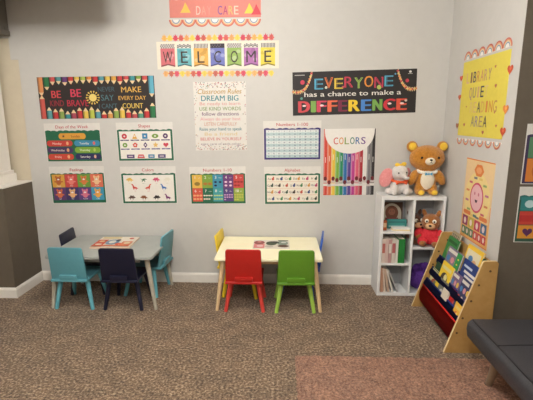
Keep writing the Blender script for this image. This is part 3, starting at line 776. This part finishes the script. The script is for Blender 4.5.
def make_chair(label, loc, rz, col, legcol=None, group='small wooden kids chairs'):
    m = mat(col, .38, spec=.4); lm = mat(legcol or col, .4, spec=.4)  # lighter leg tint paints in the brighter light on the legs
    t = thing('kids_chair', label, 'chair', loc, (0, 0, R(rz)), group)
    bm = nb(); add_box(bm, (0, -.035, .275), (.306, .34, .02), bevel=.006, seg=3); obj('seat', bm, m, t, 'auto')
    bm = nb()
    # back board: slightly wider at the foot, rounded top corners, raked back
    pts = []
    for x, z in ((-.150, 0), (.150, 0)): pts.append((x, z))
    for k in range(6):
        a = PI / 2 * k / 5; pts.append((.143 - .02 + .02 * math.cos(a), .285 - .02 + .02 * math.sin(a)))
    for k in range(6):
        a = PI / 2 + PI / 2 * k / 5; pts.append((-.143 + .02 + .02 * math.cos(a), .285 - .02 + .02 * math.sin(a)))
    add_prism(bm, [(x, 0, z) for x, z in pts], (0, .016, 0), bevel=.003)
    bmesh.ops.transform(bm, matrix=Matrix.Translation((0, -.188, .284)) @ Matrix.Rotation(R(8), 4, 'X'), verts=bm.verts)
    obj('backrest', bm, m, t, 'auto')
    bm = nb(); add_box(bm, (0, -.197, .306), (.145, .024, .04), rot=(R(8), 0, 0), bevel=.004); obj('back_cleat', bm, m, t, 'auto')
    for sx in (-1, 1):
        for sy in (-1, 1):
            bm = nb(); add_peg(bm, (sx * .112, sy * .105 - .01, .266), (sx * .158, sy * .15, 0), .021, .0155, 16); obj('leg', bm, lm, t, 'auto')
    return t
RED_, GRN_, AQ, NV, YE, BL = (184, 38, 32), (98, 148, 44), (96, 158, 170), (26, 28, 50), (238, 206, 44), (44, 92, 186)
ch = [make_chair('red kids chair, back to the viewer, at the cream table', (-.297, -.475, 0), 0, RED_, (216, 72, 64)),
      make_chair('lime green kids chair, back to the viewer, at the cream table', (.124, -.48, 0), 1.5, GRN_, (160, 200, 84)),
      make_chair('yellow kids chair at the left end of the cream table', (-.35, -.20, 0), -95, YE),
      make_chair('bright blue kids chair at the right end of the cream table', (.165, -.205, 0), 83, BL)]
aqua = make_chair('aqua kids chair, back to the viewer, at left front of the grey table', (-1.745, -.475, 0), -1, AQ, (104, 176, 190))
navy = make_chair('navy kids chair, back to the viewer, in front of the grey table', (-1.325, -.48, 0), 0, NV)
dup(aqua, (-1.25, -.205, 0), (0, 0, R(84)), 'aqua kids chair at the right end of the grey table')
dup(navy, (-1.775, -.175, 0), (0, 0, R(-86)), 'navy kids chair at the far left end of the grey table')

# ---- things on the tables
t = thing('picture_board', 'red and white picture book lying open on the grey table', 'book', (-1.495, -.285, .48), (0, 0, R(2)))
bm = nb(); add_box(bm, (0, 0, .006), (.34, .32, .012), bevel=.002); obj('board', bm, mat((220, 190, 160), .6), t)
bm = nb(); add_box(bm, (-.09, 0, .0135), (.165, .31, .003), rot=(0, R(-.6), 0)); obj('page', bm, mat((232, 222, 206), .5), t)
bm = nb(); add_box(bm, (.085, 0, .0135), (.17, .31, .003), rot=(0, R(.6), 0)); obj('page', bm, mat((236, 226, 208), .5), t)
def flatprint(parent, name, z, build):
    k = Ink(); build(k); o = k.done(name, parent); o.rotation_euler = (R(-90), 0, 0); o.location = (0, 0, z); return o
def fp(k):
    k.rect(-.165, -.15, -.075, .05, (214, 84, 50), 0); k.oval(-.12, -.09, .03, .02, (244, 226, 206), 1); k.oval(-.12, -.0, .025, .025, (240, 200, 150), 1)
    k.rect(-.16, -.145, .16, -.115, (222, 110, 70), 1); k.oval(-.02, -.02, .06, .075, (120, 150, 176), 0); k.oval(-.02, -.02, .03, .045, (236, 232, 220), 1); k.oval(.02, .03, .02, .03, (50, 50, 70), 2)
    k.rect(.07, -.13, .16, .0, (226, 130, 90), 0); k.oval(.12, -.05, .03, .03, (240, 214, 170), 1); k.oval(.05, -.08, .028, .03, (222, 96, 60), 1)
    k.oval(.12, .09, .022, .022, (206, 80, 60), 1); k.rect(-.15, .08, .02, .14, (236, 214, 160), 0)
flatprint(t, 'page_print', .0185, fp)
t = thing('picture_placemat', 'small picture mat of red and dark animals on the cream table', 'mat', (-.08, -.275, .48), (0, 0, 0))
bm = nb(); add_box(bm, (0, 0, .0025), (.325, .25, .005), bevel=.001); obj('board', bm, mat((226, 218, 204), .4), t)
def fp(k):
    k.rect(-.155, -.12, -.06, .0, (226, 130, 130), 0); k.oval(-.11, .04, .05, .055, (150, 70, 70), 0); k.oval(-.11, .06, .02, .02, (220, 150, 140), 1); k.oval(-.1, -.06, .03, .03, (244, 200, 200), 1)
    k.oval(-.0, .02, .05, .06, (70, 82, 62), 0); k.oval(.03, .05, .04, .03, (46, 50, 44), 1); k.oval(-.02, -.07, .04, .03, (206, 196, 186), 0)
    k.oval(.1, .03, .05, .07, (140, 156, 140), 0); k.oval(.105, -.06, .05, .035, (92, 62, 44), 1); k.oval(.11, .05, .025, .02, (226, 226, 220), 1); k.rect(.06, .09, .15, .115, (60, 70, 66), 1)
flatprint(t, 'picture_print', .0058, fp)

# ================================================================== white cube shelf
SX0, SX1, SY0, SY1, SH, T = .885, 1.445, -.26, -.022, .925, .02
SM = 1.173
t = thing('cube_shelf', 'white five-cube bookshelf in the corner under two plush toys', 'shelf', ((SX0 + SX1) / 2, (SY0 + SY1) / 2, 0))
o_ = Vector(t.location)
def part(name, x0, x1, y0, y1, z0, z1, m=SHELFW, bev=.0015):
    bm = nb(); add_box(bm, Vector(((x0 + x1) / 2, (y0 + y1) / 2, (z0 + z1) / 2)) - o_, (x1 - x0, y1 - y0, z1 - z0), bevel=bev); return obj(name, bm, m, t)
part('side_panel', SX0, SX0 + .026, SY0, SY1, 0, SH - .032); part('side_panel', SX1 - .02, SX1, SY0, SY1, 0, SH - .032)
part('divider', SM - .01, SM + .01, SY0, SY1 - .006, .024, SH - .032)
part('top_panel', SX0, SX1, SY0, SY1, SH - .032, SH); part('bottom_panel', SX0 + .026, SX1 - .02, SY0, SY1, .0, .024)
for z in (.30, .595): part('shelf_board', SX0 + .026, SM - .01, SY0 + .002, SY1 - .006, z - .01, z + .01)
part('shelf_board', SM + .01, SX1 - .02, SY0 + .002, SY1 - .006, .443, .465)
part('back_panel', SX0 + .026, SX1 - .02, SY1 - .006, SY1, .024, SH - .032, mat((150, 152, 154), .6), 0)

def book(label, loc, rot, w, h, th, col, decor=None, group=None, name='book', spine=None):
    """upright book: front cover faces -y, spine on the -x side, foot at z=0"""
    t = thing(name, label, 'book', loc, rot, group)
    bm = nb()
    add_box(bm, (0, -th / 2 + .001, h / 2), (w, .002, h)); add_box(bm, (0, th / 2 - .001, h / 2), (w, .002, h)); add_box(bm, (-w / 2 + .001, 0, h / 2), (.002, th, h))
    obj('cover', bm, [mat(col, .45)], t)
    bm = nb(); add_box(bm, (.001, 0, h / 2), (w - .008, th - .004, h - .008)); obj('pages', bm, PAGES, t)
    if decor:
        k = Ink(); decor(k, w, h); k.done('cover_print', t).location = (0, -th / 2, 0)
    if spine:
        bm = nb(); add_box(bm, (-w / 2 - .0006, 0, h * .62), (.001, th * .8, h * .4)); obj('spine_label', bm, mat(spine, .5), t)
    return t
# spine-out books: turned so that the spine looks at the room
ro = R(90)
def spines(specs, x, z, group, tilt=0):
    for lab, th, h, d, c, sp, tl in specs:
        x += th / 2
        book(lab, (x, SY0 + .012 + d / 2, z), (0, R(tl), ro) if not tl else (Matrix.Rotation(R(tl), 3, 'Y') @ Matrix.Rotation(ro, 3, 'Z')).to_euler(), d, h, th, c, None, group, 'book', sp)
        x += th / 2 + .0012
G2 = 'books on the middle left shelf'
spines([('cream spined book, leftmost on the middle left shelf', .030, .222, .17, (226, 208, 196), (200, 120, 110), 0), ('pale pink book second from left on the middle left shelf', .026, .226, .17, (222, 196, 188), None, 0),
        ('rose spined book third from left on the middle left shelf', .028, .218, .17, (206, 160, 156), (236, 226, 214), 0), ('off-white thick book fourth on the middle left shelf', .034, .226, .17, (222, 214, 202), (190, 110, 110), 0),
        ('white spined book fifth on the middle left shelf, before the green', .022, .214, .17, (234, 230, 222), None, 0), ('green book at the right end of the middle left shelf', .058, .225, .175, (46, 134, 62), None, 0)], SX0 + .030, .3105, G2)
G3 = 'leaning books on the bottom left shelf'
specs = [('brown topped book leftmost on the bottom left shelf', .026, .235, (196, 150, 124)), ('cream magazine second on the bottom left shelf', .016, .23, (222, 204, 186)), ('tan book third on the bottom left shelf', .02, .225, (206, 178, 156)), ('white thin book fourth on the bottom left shelf', .016, .222, (226, 218, 208)), ('grey book leaning furthest right on the bottom left shelf', .014, .215, (180, 176, 176))]
x = SX0 + .034
for k, (lab, th, h, c) in enumerate(specs):
    tl = -[3, 7, 11, 17, 24][k]
    x += [.016, .028, .028, .031, .032][k]
    M_ = Matrix.Rotation(R(tl), 3, 'Y') @ Matrix.Rotation(ro, 3, 'Z')
    book(lab, (x + h * math.sin(R(-tl)) * .0 + .0 + [0, .002, .006, .014, .026][k] , SY0 + .02 + .08, .0255 + th / 2 * abs(math.sin(R(tl)))), M_.to_euler(), .16, h, th, c, None, G3)
# upper left cube: a picture book with an arch, a teal book, a small orange box, loose sheets
def dec(k, w, h):
    k.oval(0, h * .55, w * .44, h * .40, (206, 196, 176), 0, 24); k.rect(-w * .44, h * .1, w * .44, h * .55, (206, 196, 176), 0)
    k.oval(0, h * .56, w * .3, h * .3, (120, 72, 52), 1, 20); k.oval(0, h * .6, w * .16, h * .14, (160, 100, 76), 2, 14); k.rect(-w * .3, h * .1, w * .3, h * .36, (150, 64, 60), 2)
    k.oval(-w * .06, h * .63, w * .02, h * .02, DK, 3, 6); k.oval(w * .06, h * .63, w * .02, h * .02, DK, 3, 6)
book('picture book with a brown figure in a pale arch, top left cube', (1.035, -.06, .606), (R(-8), 0, 0), .20, .225, .02, (92, 66, 52), dec, None)
def dec(k, w, h):
    k.rect(-w * .42, h * .15, w * .42, h * .35, (150, 196, 190), 0); k.rect(-w * .42, h * .6, w * .42, h * .8, (40, 110, 108), 0)
book('low teal book standing before the arched picture book', (1.06, -.14, .606), (R(-5), 0, 0), .175, .085, .03, (58, 132, 128), dec)
t = thing('small_box', 'little orange-brown box at the left of the top left cube', 'box', (.934, -.2, .6055), (0, 0, R(6)))
bm = nb(); add_box(bm, (0, 0, .045), (.036, .04, .09), bevel=.003); obj('carton', bm, mat((176, 92, 58), .6), t)
bm = nb(); add_box(bm, (0, -.0205, .05), (.028, .001, .04)); obj('box_label', bm, mat((226, 190, 150), .6), t)
t = thing('paper_stack', 'stack of white and yellow sheets lying in the top left cube', 'papers', (1.075, -.21, .6055), (0, 0, R(-4)))
for k, (c, w) in enumerate([((236, 232, 222), .16), ((236, 216, 150), .15), ((240, 238, 232), .155)]):
    bm = nb(); add_box(bm, (.003 * k, .002 * k, .004 + .0085 * k), (w, .085, .008), rot=(0, 0, R(3 * k - 3)), bevel=.001); obj('sheet', bm, mat(c, .7), t)

# ---- plush toys
def eyes(t, pts, r, m=BLACK, sc=(1, .6, 1)):
    for p_ in pts:
        bm = nb(); add_ball(bm, p_, (r * sc[0], r * sc[1], r * sc[2]), sub=2); obj('eye', bm, m, t, True)

t = thing('plush_bear', 'large caramel teddy bear with cream belly standing on the white shelf', 'plush toy', (1.29, -.135, SH))
def b(bm):
    add_ball(bm, (0, 0, .135), (.098, .075, .115)); add_ball(bm, (0, -.005, .325), (.155, .095, .115)); add_ball(bm, (0, 0, .225), (.08, .06, .06))
    for s in (-1, 1):
        add_ball(bm, (s * .132, .01, .425), (.05, .028, .05)); add_ball(bm, (s * .118, -.03, .155), (.038, .04, .075), rot=(R(-8), R(s * -24), 0))
        add_ball(bm, (s * .056, -.02, .055), (.044, .05, .058)); add_ball(bm, (s * .058, -.05, .028), (.044, .056, .03))
fuse('body', b, FUR_BROWN, t, .007, 5)
for s in (-1, 1):
    bm = nb(); add_ball(bm, (s * .134, -.016, .427), (.034, .014, .034)); obj('inner_ear', bm, FUR_YEL, t, True)
    bm = nb(); add_ball(bm, (s * .058, -.098, .03), (.028, .012, .022)); obj('foot_pad', bm, FUR_YEL, t, True)
bm = nb(); add_ball(bm, (0, -.052, .135), (.062, .032, .085)); obj('belly_patch', bm, FUR_CREAM, t, True)
bm = nb(); add_ball(bm, (0, -.09, .305), (.044, .028, .034)); mz = obj('muzzle', bm, FUR_CREAM, t, True)
bm = nb(); add_ball(bm, (0, -.115, .318), (.013, .008, .009), sub=2); obj('nose', bm, BLACK, mz, True)
bm = nb(); add_tube(bm, [(0, -.117, .31), (0, -.118, .299), (-.012, -.115, .291)], .0022); add_tube(bm, [(0, -.118, .299), (.012, -.115, .291)], .0022); obj('mouth', bm, BLACK, mz)
eyes(t, [(-.072, -.09, .335), (.072, -.09, .335)], .0105)
bm = nb()
for k in range(14):
    a = PI * (k / 13) ; x = .082 * math.cos(a); add_ball(bm, (x, -.03 - .045 * math.sin(a), .215 - .012 * math.sin(a)), (.011, .009, .016), sub=2)
obj('collar', bm, mat((238, 232, 220), .8), t, True)
bm = nb()
for s in (-1, 1): add_prism(bm, [(0, -.086, .193), (s * .03, -.086, .207), (s * .03, -.086, .181)], (0, .012, 0))
add_ball(bm, (0, -.082, .193), (.008, .008, .009), sub=2); obj('bow', bm, mat((86, 170, 206), .7), t)
bm = nb(); add_box(bm, (.112, -.02, .075), (.022, .003, .016), rot=(0, 0, R(20))); obj('sewn_tag', bm, mat((240, 238, 232), .7), t)

t = thing('plush_elephant', 'small grey-white plush elephant with pink ears beside the teddy bear', 'plush toy', (1.055, -.15, SH))
def b(bm):
    add_ball(bm, (0, .01, .075), (.075, .065, .075)); add_ball(bm, (.0, -.005, .195), (.074, .066, .07))
    for s in (-1, 1):
        add_ball(bm, (s * .052, -.065, .042), (.032, .034, .042)); add_ball(bm, (s * .05, -.05, .075), (.026, .032, .05), rot=(R(-20), 0, 0))
        add_ball(bm, (s * .085, -.01, .03), (.038, .05, .03))
    for k in range(6): add_ball(bm, (.018 + .006 * k, -.064 - .009 * k, .172 - .008 * k + .0012 * k * k), (.022 - .0018 * k,) * 3, sub=2)
fuse('body', b, FUR_WHITE, t, .006, 4)
def ear(bm, s):
    add_ball(bm, (s * .105, .012, .155), (.05, .014, .085), rot=(0, R(s * 14), R(s * 18)))
for s in (-1, 1):
    bm = nb()
    if s < 0: add_ball(bm, (-.115, -.0014, .15), (.058, .016, .088), rot=(0, R(16), R(-14)))
    else: add_ball(bm, (.088, .03, .165), (.042, .014, .075), rot=(0, R(-12), R(40)))
    obj('ear', bm, FUR_PINK, t, True)
bm = nb()
for k in range(20):
    a = 2 * PI * k / 20; add_ball(bm, (.066 * math.cos(a), -.002 + .062 * math.sin(a), .132 - .012 * max(0, -math.sin(a))), (.016, .014, .013), sub=2)
for s in (-1, 1): add_prism(bm, [(.005, -.072, .118), (.005 + s * .05, -.076, .128), (.005 + s * .046, -.076, .098)], (0, .012, 0))
obj('scarf', bm, mat((228, 96, 56), .7), t, True)
bm = nb()
for q in (-1, 1): add_ball(bm, (.004 + q * .026, -.012, .268 + q * .004), (.026, .014, .02), rot=(0, R(q * -18), 0), sub=2)
add_ball(bm, (.004, -.018, .266), (.010, .010, .011), sub=2); obj('head_bow', bm, FUR_YEL, t, True)
eyes(t, [(-.025, -.068, .2), (.045, -.055, .203)], .0075)

def small_plush(label, loc, rz, fur, dress, s=1.0):
    t = thing('plush_toy', label, 'plush toy', loc, (0, 0, R(rz)))
    def b(bm):
        add_ball(bm, (0, 0, .2 * s), (.078 * s, .068 * s, .075 * s)); add_ball(bm, (0, 0, .085 * s), (.07 * s, .058 * s, .08 * s))
        for q in (-1, 1):
            add_ball(bm, (q * .058 * s, .01, .278 * s), (.02 * s, .014 * s, .032 * s), rot=(0, R(q * 16), 0))
            add_ball(bm, (q * .085 * s, -.035 * s, .10 * s), (.026 * s, .03 * s, .052 * s), rot=(R(-35), R(q * -20), 0)); add_ball(bm, (q * .05 * s, -.07 * s, .034 * s), (.034 * s, .056 * s, .034 * s))
    fuse('body', b, fur, t, .006, 3)
    bm = nb(); add_ball(bm, (0, -.062 * s, .178 * s), (.04 * s, .03 * s, .028 * s)); mz = obj('muzzle', bm, noisemat('plush_muzzle', [(0.3, (206, 160, 116)), (0.7, (226, 184, 140))], 60, .95), t, True)
    bm = nb(); add_ball(bm, (0, -.09 * s, .188 * s), (.012 * s, .008 * s, .009 * s), sub=2); obj('nose', bm, BLACK, mz, True)
    for q in (-1, 1):
        bm = nb(); add_ball(bm, (q * .03 * s, -.062 * s, .222 * s), (.017 * s, .012 * s, .018 * s), sub=2); ey = obj('eye', bm, mat((244, 240, 226), .4), t, True)
        bm = nb(); add_ball(bm, (q * .029 * s, -.073 * s, .221 * s), (.007 * s, .004 * s, .008 * s), sub=2); obj('pupil', bm, BLACK, ey, True)
    if dress:
        def d(bm):
            add_ball(bm, (0, -.002, .082 * s), (.082 * s, .069 * s, .078 * s))
            for q in (-1, 1):
                add_ball(bm, (q * .09 * s, -.03 * s, .105 * s), (.034 * s, .036 * s, .048 * s), rot=(R(-35), R(q * -20), 0)); add_ball(bm, (q * .053 * s, -.06 * s, .04 * s), (.042 * s, .052 * s, .041 * s))
        fuse('outfit', d, dress, t, .006, 3)
    return t
small_plush('brown plush toy in a red outfit sitting in the shelf', (1.352, -.185, .466), -22, FUR_TAN, KNIT_RED, 1.06)
small_plush('dark brown plush toy half hidden behind the red one', (1.235, -.10, .466), 20, FUR_DARK, None, 1.0)
t = thing('purple_blanket', 'crumpled purple blanket stuffed in the bottom right cube', 'blanket', (1.3, -.14, .0245))
def b(bm):
    random.seed(5)
    for k in range(26):
        add_ball(bm, (random.uniform(-.078, .078), random.uniform(-.06, .045), random.uniform(.045, .25)), (random.uniform(.035, .045), random.uniform(.02, .03), random.uniform(.018, .04)), rot=(0, random.uniform(-1, 1), random.uniform(-.6, .6)), sub=2)
    add_ball(bm, (0, 0, .09), (.105, .085, .089))
fuse('folds', b, PURPLE, t, .006, 2)

# ================================================================== sling book rack on the right wall
t = thing('book_rack', 'tan wooden sling book rack against the right wall', 'book rack', (1.3, -.83, 0))
o_ = Vector(t.location)
YN, YFar, PT = -1.19, -.475, .018
def panel(y, front):
    bm = nb(); pts = [(1.14, 0), (1.444, 0), (1.444, .655), (1.432, .668), (1.352, .668), (1.343, .66)]
    add_prism(bm, [Vector((x, y, z)) - o_ for x, z in pts], (0, PT, 0))
    bm.normal_update()
    for f in bm.faces: f.material_index = 0 if abs(f.normal.y) > .5 else 1
    o = obj('side_panel', bm, [RACKWOOD, RACKEDGE], t)
    k = nb()
    for x, z in ((1.395, .60), (1.33, .50), (1.29, .385), (1.245, .26), (1.215, .15), (1.40, .12)):
        add_peg(k, Vector((x, y - .0012, z)) - o_, Vector((x, y + .0012, z)) - o_, .008, .008, 12)
    obj('screw_cap', k, mat((92, 66, 40), .5), o)
panel(YN, True); panel(YFar, False)
bm = nb(); add_box(bm, Vector((1.438, -.82, .33)) - o_, (.008, .70, .62)); obj('back_panel', bm, RACKWOOD, t)
def sling(xt, zt, dep, m):
    bm = nb(); pr = []
    for k in range(13):
        a = k / 12
        if a < .55: x = xt - .028 * math.sin(a / .55 * PI * .8) + .0; z = zt - dep * a / .55
        else:
            q = (a - .55) / .45; x = xt - .0165 + .085 * q; z = zt - dep - .012 * math.sin(q * PI) + .22 * q * q * dep / .16
        pr.append((x, z))
    ya, yb = YN + PT, YFar
    A = [bm.verts.new(Vector((x, ya, z)) - o_) for x, z in pr]; B = [bm.verts.new(Vector((x, yb, z)) - o_) for x, z in pr]
    for k in range(12): bm.faces.new((A[k], A[k + 1], B[k + 1], B[k]))
    bmesh.ops.solidify(bm, geom=bm.faces[:], thickness=.003)
    obj('sling_pocket', bm, m, t, True)
    bm = nb(); add_peg(bm, Vector((xt, ya, zt)) - o_, Vector((xt, yb, zt)) - o_, .007, .007, 12); obj('hem_rod', bm, m, t, True)
tiers = [(1.222, .205, .155, REDCLOTH), (1.250, .265, .075, BLUECLOTH), (1.290, .365, .075, BLUECLOTH), (1.342, .465, .075, BLUECLOTH)]
for x, z, d, m in tiers: sling(x, z, d, m)
# rack books lean back (+x), covers look at the room (-x)
def rbook(label, tier, y, w, h, col, decor, off=0, name='book', lift=0, tilt=0):
    xt, zt, dep, _ = tiers[tier]
    M_ = Matrix.Rotation(R(15), 3, 'Y') @ Matrix.Rotation(R(tilt), 3, 'X') @ Matrix.Rotation(-PI / 2, 3, 'Z')
    return book(label, (xt + [-.002, .004, .004, .004][tier] + off, y, zt - dep + [.105, .075, .066, .06][tier] + lift), M_.to_euler(), w, h, .012, col, decor, 'books in the sling rack', name)
def d_plain(c1, c2):
    def f(k, w, h):
        k.oval(0, h * .45, w * .3, h * .22, c1, 0, 14); k.rect(-w * .4, h * .76, w * .4, h * .88, c2, 0); k.oval(w * .1, h * .52, w * .14, h * .12, c2, 1, 10)
    return f
def d_multi(k, w, h):
    for j in range(6):
        k.oval(-w * .32 + (j % 3) * w * .3, h * (.35 + .3 * (j // 3)), w * .12, h * .1, [(206, 70, 60), (238, 220, 200), (120, 90, 150), (70, 130, 190), (226, 150, 160), (240, 200, 80)][j], 0, 12)
    k.rect(-w * .45, h * .84, w * .2, h * .95, (236, 230, 220), 0)
def d_green(k, w, h):
    k.rect(w * .18, 0.004, w * .5, h - .004, (40, 150, 74), 1); d_multi(k, w, h)
    for j in range(5): k.oval(w * .34, h * (.15 + .16 * j), w * .05, h * .03, (240, 220, 90), 2, 8)
def d_navy(k, w, h):
    k.rect(-w * .3, h * .62, w * .4, h * .7, (236, 232, 226), 0); k.rect(-w * .2, h * .5, w * .4, h * .57, (236, 232, 226), 0); k.rect(-w * .4, h * .78, w * .1, h * .85, (200, 210, 230), 0); k.oval(-w * .1, h * .25, w * .28, h * .16, (226, 150, 140), 0)
def d_yel(k, w, h):
    k.rect(-w * .42, h * .1, w * .42, h * .88, (238, 226, 190), 0); k.oval(-w * .1, h * .62, w * .14, h * .1, (90, 140, 190), 1); k.oval(w * .16, h * .5, w * .16, h * .14, (226, 170, 120), 1); k.oval(-.01, h * .3, w * .2, h * .1, (206, 110, 90), 1)
rbook('green hardback at the far end of the top rack row', 3, -.60, .20, .20, (56, 132, 70), d_plain((120, 170, 90), (40, 96, 50)), .006, lift=.005)
rbook('patterned grey board book behind the green one, topmost in the rack', 3, -.565, .15, .245, (176, 160, 130), lambda k, w, h: [k.oval(-w * .3 + (j % 4) * w * .2, h * (.9 - .07 * (j // 4)), w * .07, h * .025, (96, 86, 80), 0, 8) for j in range(12)], .024)
rbook('yellow edged picture book in the top row against the wall', 3, -.945, .235, .235, (238, 196, 60), d_yel, .008)
rbook('dark green book at the near end of the top rack row', 3, -1.105, .10, .20, (40, 74, 56), None, .014)
rbook('grey picture book with a bright green side strip in the rack', 2, -.735, .245, .245, (128, 116, 138), d_green, .008)
rbook('navy picture book with white lettering bars in the rack', 2, -1.02, .25, .24, (34, 56, 120), d_navy, .008)
rbook('bright yellow book in the second rack row', 1, -.735, .20, .22, (240, 206, 50), d_plain((60, 50, 40), (238, 228, 160)), .008)
rbook('purple and cream patterned book beside the yellow one in the rack', 1, -.915, .14, .21, (120, 96, 130), d_multi, .012)
rbook('dark picture book at the near end of the second rack row', 1, -1.075, .16, .22, (52, 56, 96), d_multi, .008)
rbook('dark green book standing behind the cream one in the rack', 1, -.575, .10, .17, (36, 72, 52), None, .012)
rbook('pale cream-green book at the far end of the lowest rack row', 0, -.60, .19, .225, (206, 204, 150), d_plain((180, 80, 60), (120, 130, 90)), .014, lift=.0)
rbook('grey magazine in the middle of the lowest rack row', 0, -.78, .15, .21, (120, 122, 112), d_plain((226, 222, 214), (206, 200, 190)), .008)
rbook('white spined book tipped forward in the lowest rack row', 0, -.865, .10, .175, (226, 214, 196), None, -.002)
rbook('bright red book in the lowest rack row', 0, -.975, .15, .22, (206, 42, 40), d_plain((190, 30, 34), (220, 80, 70)), .016)
rbook('small yellow book at the near end of the lowest rack row', 0, -1.10, .10, .17, (236, 186, 60), d_plain((226, 110, 60), (246, 220, 120)), -.003)

# ================================================================== rug and futon
t = thing('shag_rug', 'dusty pink shag rug on the carpet in front of the futon', 'rug', (.98, -2.2, 0))
def shag(w, d):
    bm = nb(); nx, ny = 130, 140
    random.seed(11); from mathutils import noise
    grid = []
    for j in range(ny + 1):
        row = []
        for i in range(nx + 1):
            x, y = w * (i / nx - .5), d * (j / ny - .5)
            e = min(w / 2 - abs(x), d / 2 - abs(y)); edge = min(1, e / .03) ** .5 if e > 0 else 0
            z = .022 * edge + edge * .008 * noise.noise((x * 40, y * 40, 0)) + edge * .004 * random.uniform(-1, 1)
            jx = 0 if 0 < i < nx else .004 * random.uniform(-1, 1); jy = 0 if 0 < j < ny else .004 * random.uniform(-1, 1)
            row.append(bm.verts.new((x + jx, y + jy, max(.0015, z))))
        grid.append(row)
    for j in range(ny):
        for i in range(nx): bm.faces.new((grid[j][i], grid[j][i + 1], grid[j + 1][i + 1], grid[j + 1][i]))
    return bm
obj('pile', shag(1.75, 1.86), RUG, t, True)

t = thing('futon', 'charcoal leatherette futon on the right, standing on the pink rug', 'sofa', (1.55, -2.4, 0))
o_ = Vector(t.location)
FX0, FX1, FY0, FY1 = 1.14, 1.98, -3.3, -1.465
bm = nb()   # seat: front face tucks in towards the bottom
pr = [(FX0 + .06, .245), (FX0 + .008, .285), (FX0, .335), (FX0 + .004, .375), (FX0 + .03, .400), (FX1, .405), (FX1, .245)]
add_prism(bm, [Vector((x, FY1, z)) - o_ for x, z in pr], (0, FY0 - FY1, 0), bevel=.014)
obj('seat', bm, LEATHER, t, 'auto')
bm = nb(); add_box(bm, Vector((2.04, (FY0 + FY1) / 2, .60)) - o_, (.14, FY1 - FY0 - .02, .5), rot=(0, R(14), 0), bevel=.03, seg=3); obj('backrest', bm, LEATHER, t, 'auto')
SEAM = mat((30, 30, 33), .5, 'seam_thread')
def zt(x): return .4005 + .005 * (x - FX0 - .03) / (FX1 - FX0 - .03) if x > FX0 + .03 else .375 + .025 * max(0, (x - FX0 - .004)) / .026
for ys in (-1.775, -2.085, -2.395, -2.705, -3.01):
    bm = nb(); add_tube(bm, [Vector((x, ys + .02 * math.sin((x - FX0) * 3), zt(x) - .0005)) - o_ for x in [FX0 + .03 + .05 * k for k in range(17)]], .0032, 6); obj('seam', bm, SEAM, t)
bm = nb(); add_tube(bm, [Vector((FX0 + .027, y, .3995)) - o_ for y in (FY0 + .02, -2.4, FY1 - .02)], .0032, 6); obj('piping', bm, SEAM, t)
for sx, sy in ((0, 1), (0, -1), (1, 1), (1, -1)):
    bm = nb(); x = FX0 + .10 if sx == 0 else FX1 - .12; y = FY1 - .21 if sy > 0 else FY0 + .21
    add_peg(bm, Vector((x, y, .25)) - o_, Vector((x + (.02 if sx == 0 else -.02), y + sy * .11, .02)) - o_, .03, .018, 16); lg = obj('leg', bm, METAL, t, 'auto')
    bm = nb(); e_ = Vector((x + (.02 if sx == 0 else -.02), y + sy * .11, .014)) - o_; add_peg(bm, e_, e_ + Vector((0, 0, .012)), .021, .021, 14); obj('foot_cap', bm, mat((30, 28, 28), .5), lg, 'auto')

# ================================================================== light
def area(name, loc, rot, size, power, col=(1, .92, .82)):
    l = bpy.data.lights.new(name, 'AREA'); l.shape = 'DISK'; l.size = size; l.energy = power; l.color = col
    o = bpy.data.objects.new(name, l); C.objects.link(o); o.location = loc; o.rotation_euler = rot; return o
def aim(o, p): o.rotation_euler = (Vector(p) - o.location).to_track_quat('-Z', 'Y').to_euler()
def globe(name, loc, power, col=(1, .965, .92), r=.11):
    l = bpy.data.lights.new(name, 'POINT'); l.shadow_soft_size = r; l.energy = power; l.color = col
    o = bpy.data.objects.new(name, l); C.objects.link(o); o.location = loc; return o
globe('lamp_ceiling_mid', (-.45, -1.75, 2.7), 43)
globe('lamp_ceiling_left', (-1.9, -2.4, 2.7), 20)
globe('lamp_ceiling_rear', (-.1, -3.6, 2.7), 68)
w = bpy.data.worlds.new('world'); bpy.context.scene.world = w; w.use_nodes = True
w.node_tree.nodes['Background'].inputs[0].default_value = (1, .95, .9, 1); w.node_tree.nodes['Background'].inputs[1].default_value = .05

# ================================================================== camera
cam = bpy.data.cameras.new('camera'); co = bpy.data.objects.new('camera', cam); C.objects.link(co)
cam.sensor_fit = 'HORIZONTAL'; cam.sensor_width = 36; cam.lens = 36 * 412 / 533
co.location = (0, -3.83, 1.6); co.rotation_euler = (R(90 - 11.3), 0, R(2.0))
cam.clip_start = .02
sc = bpy.context.scene; sc.camera = co
sc.view_settings.view_transform = 'Standard'; sc.view_settings.look = 'None'; sc.view_settings.gamma = 1; sc.view_settings.exposure = 0.68
sc.view_settings.use_curve_mapping = False
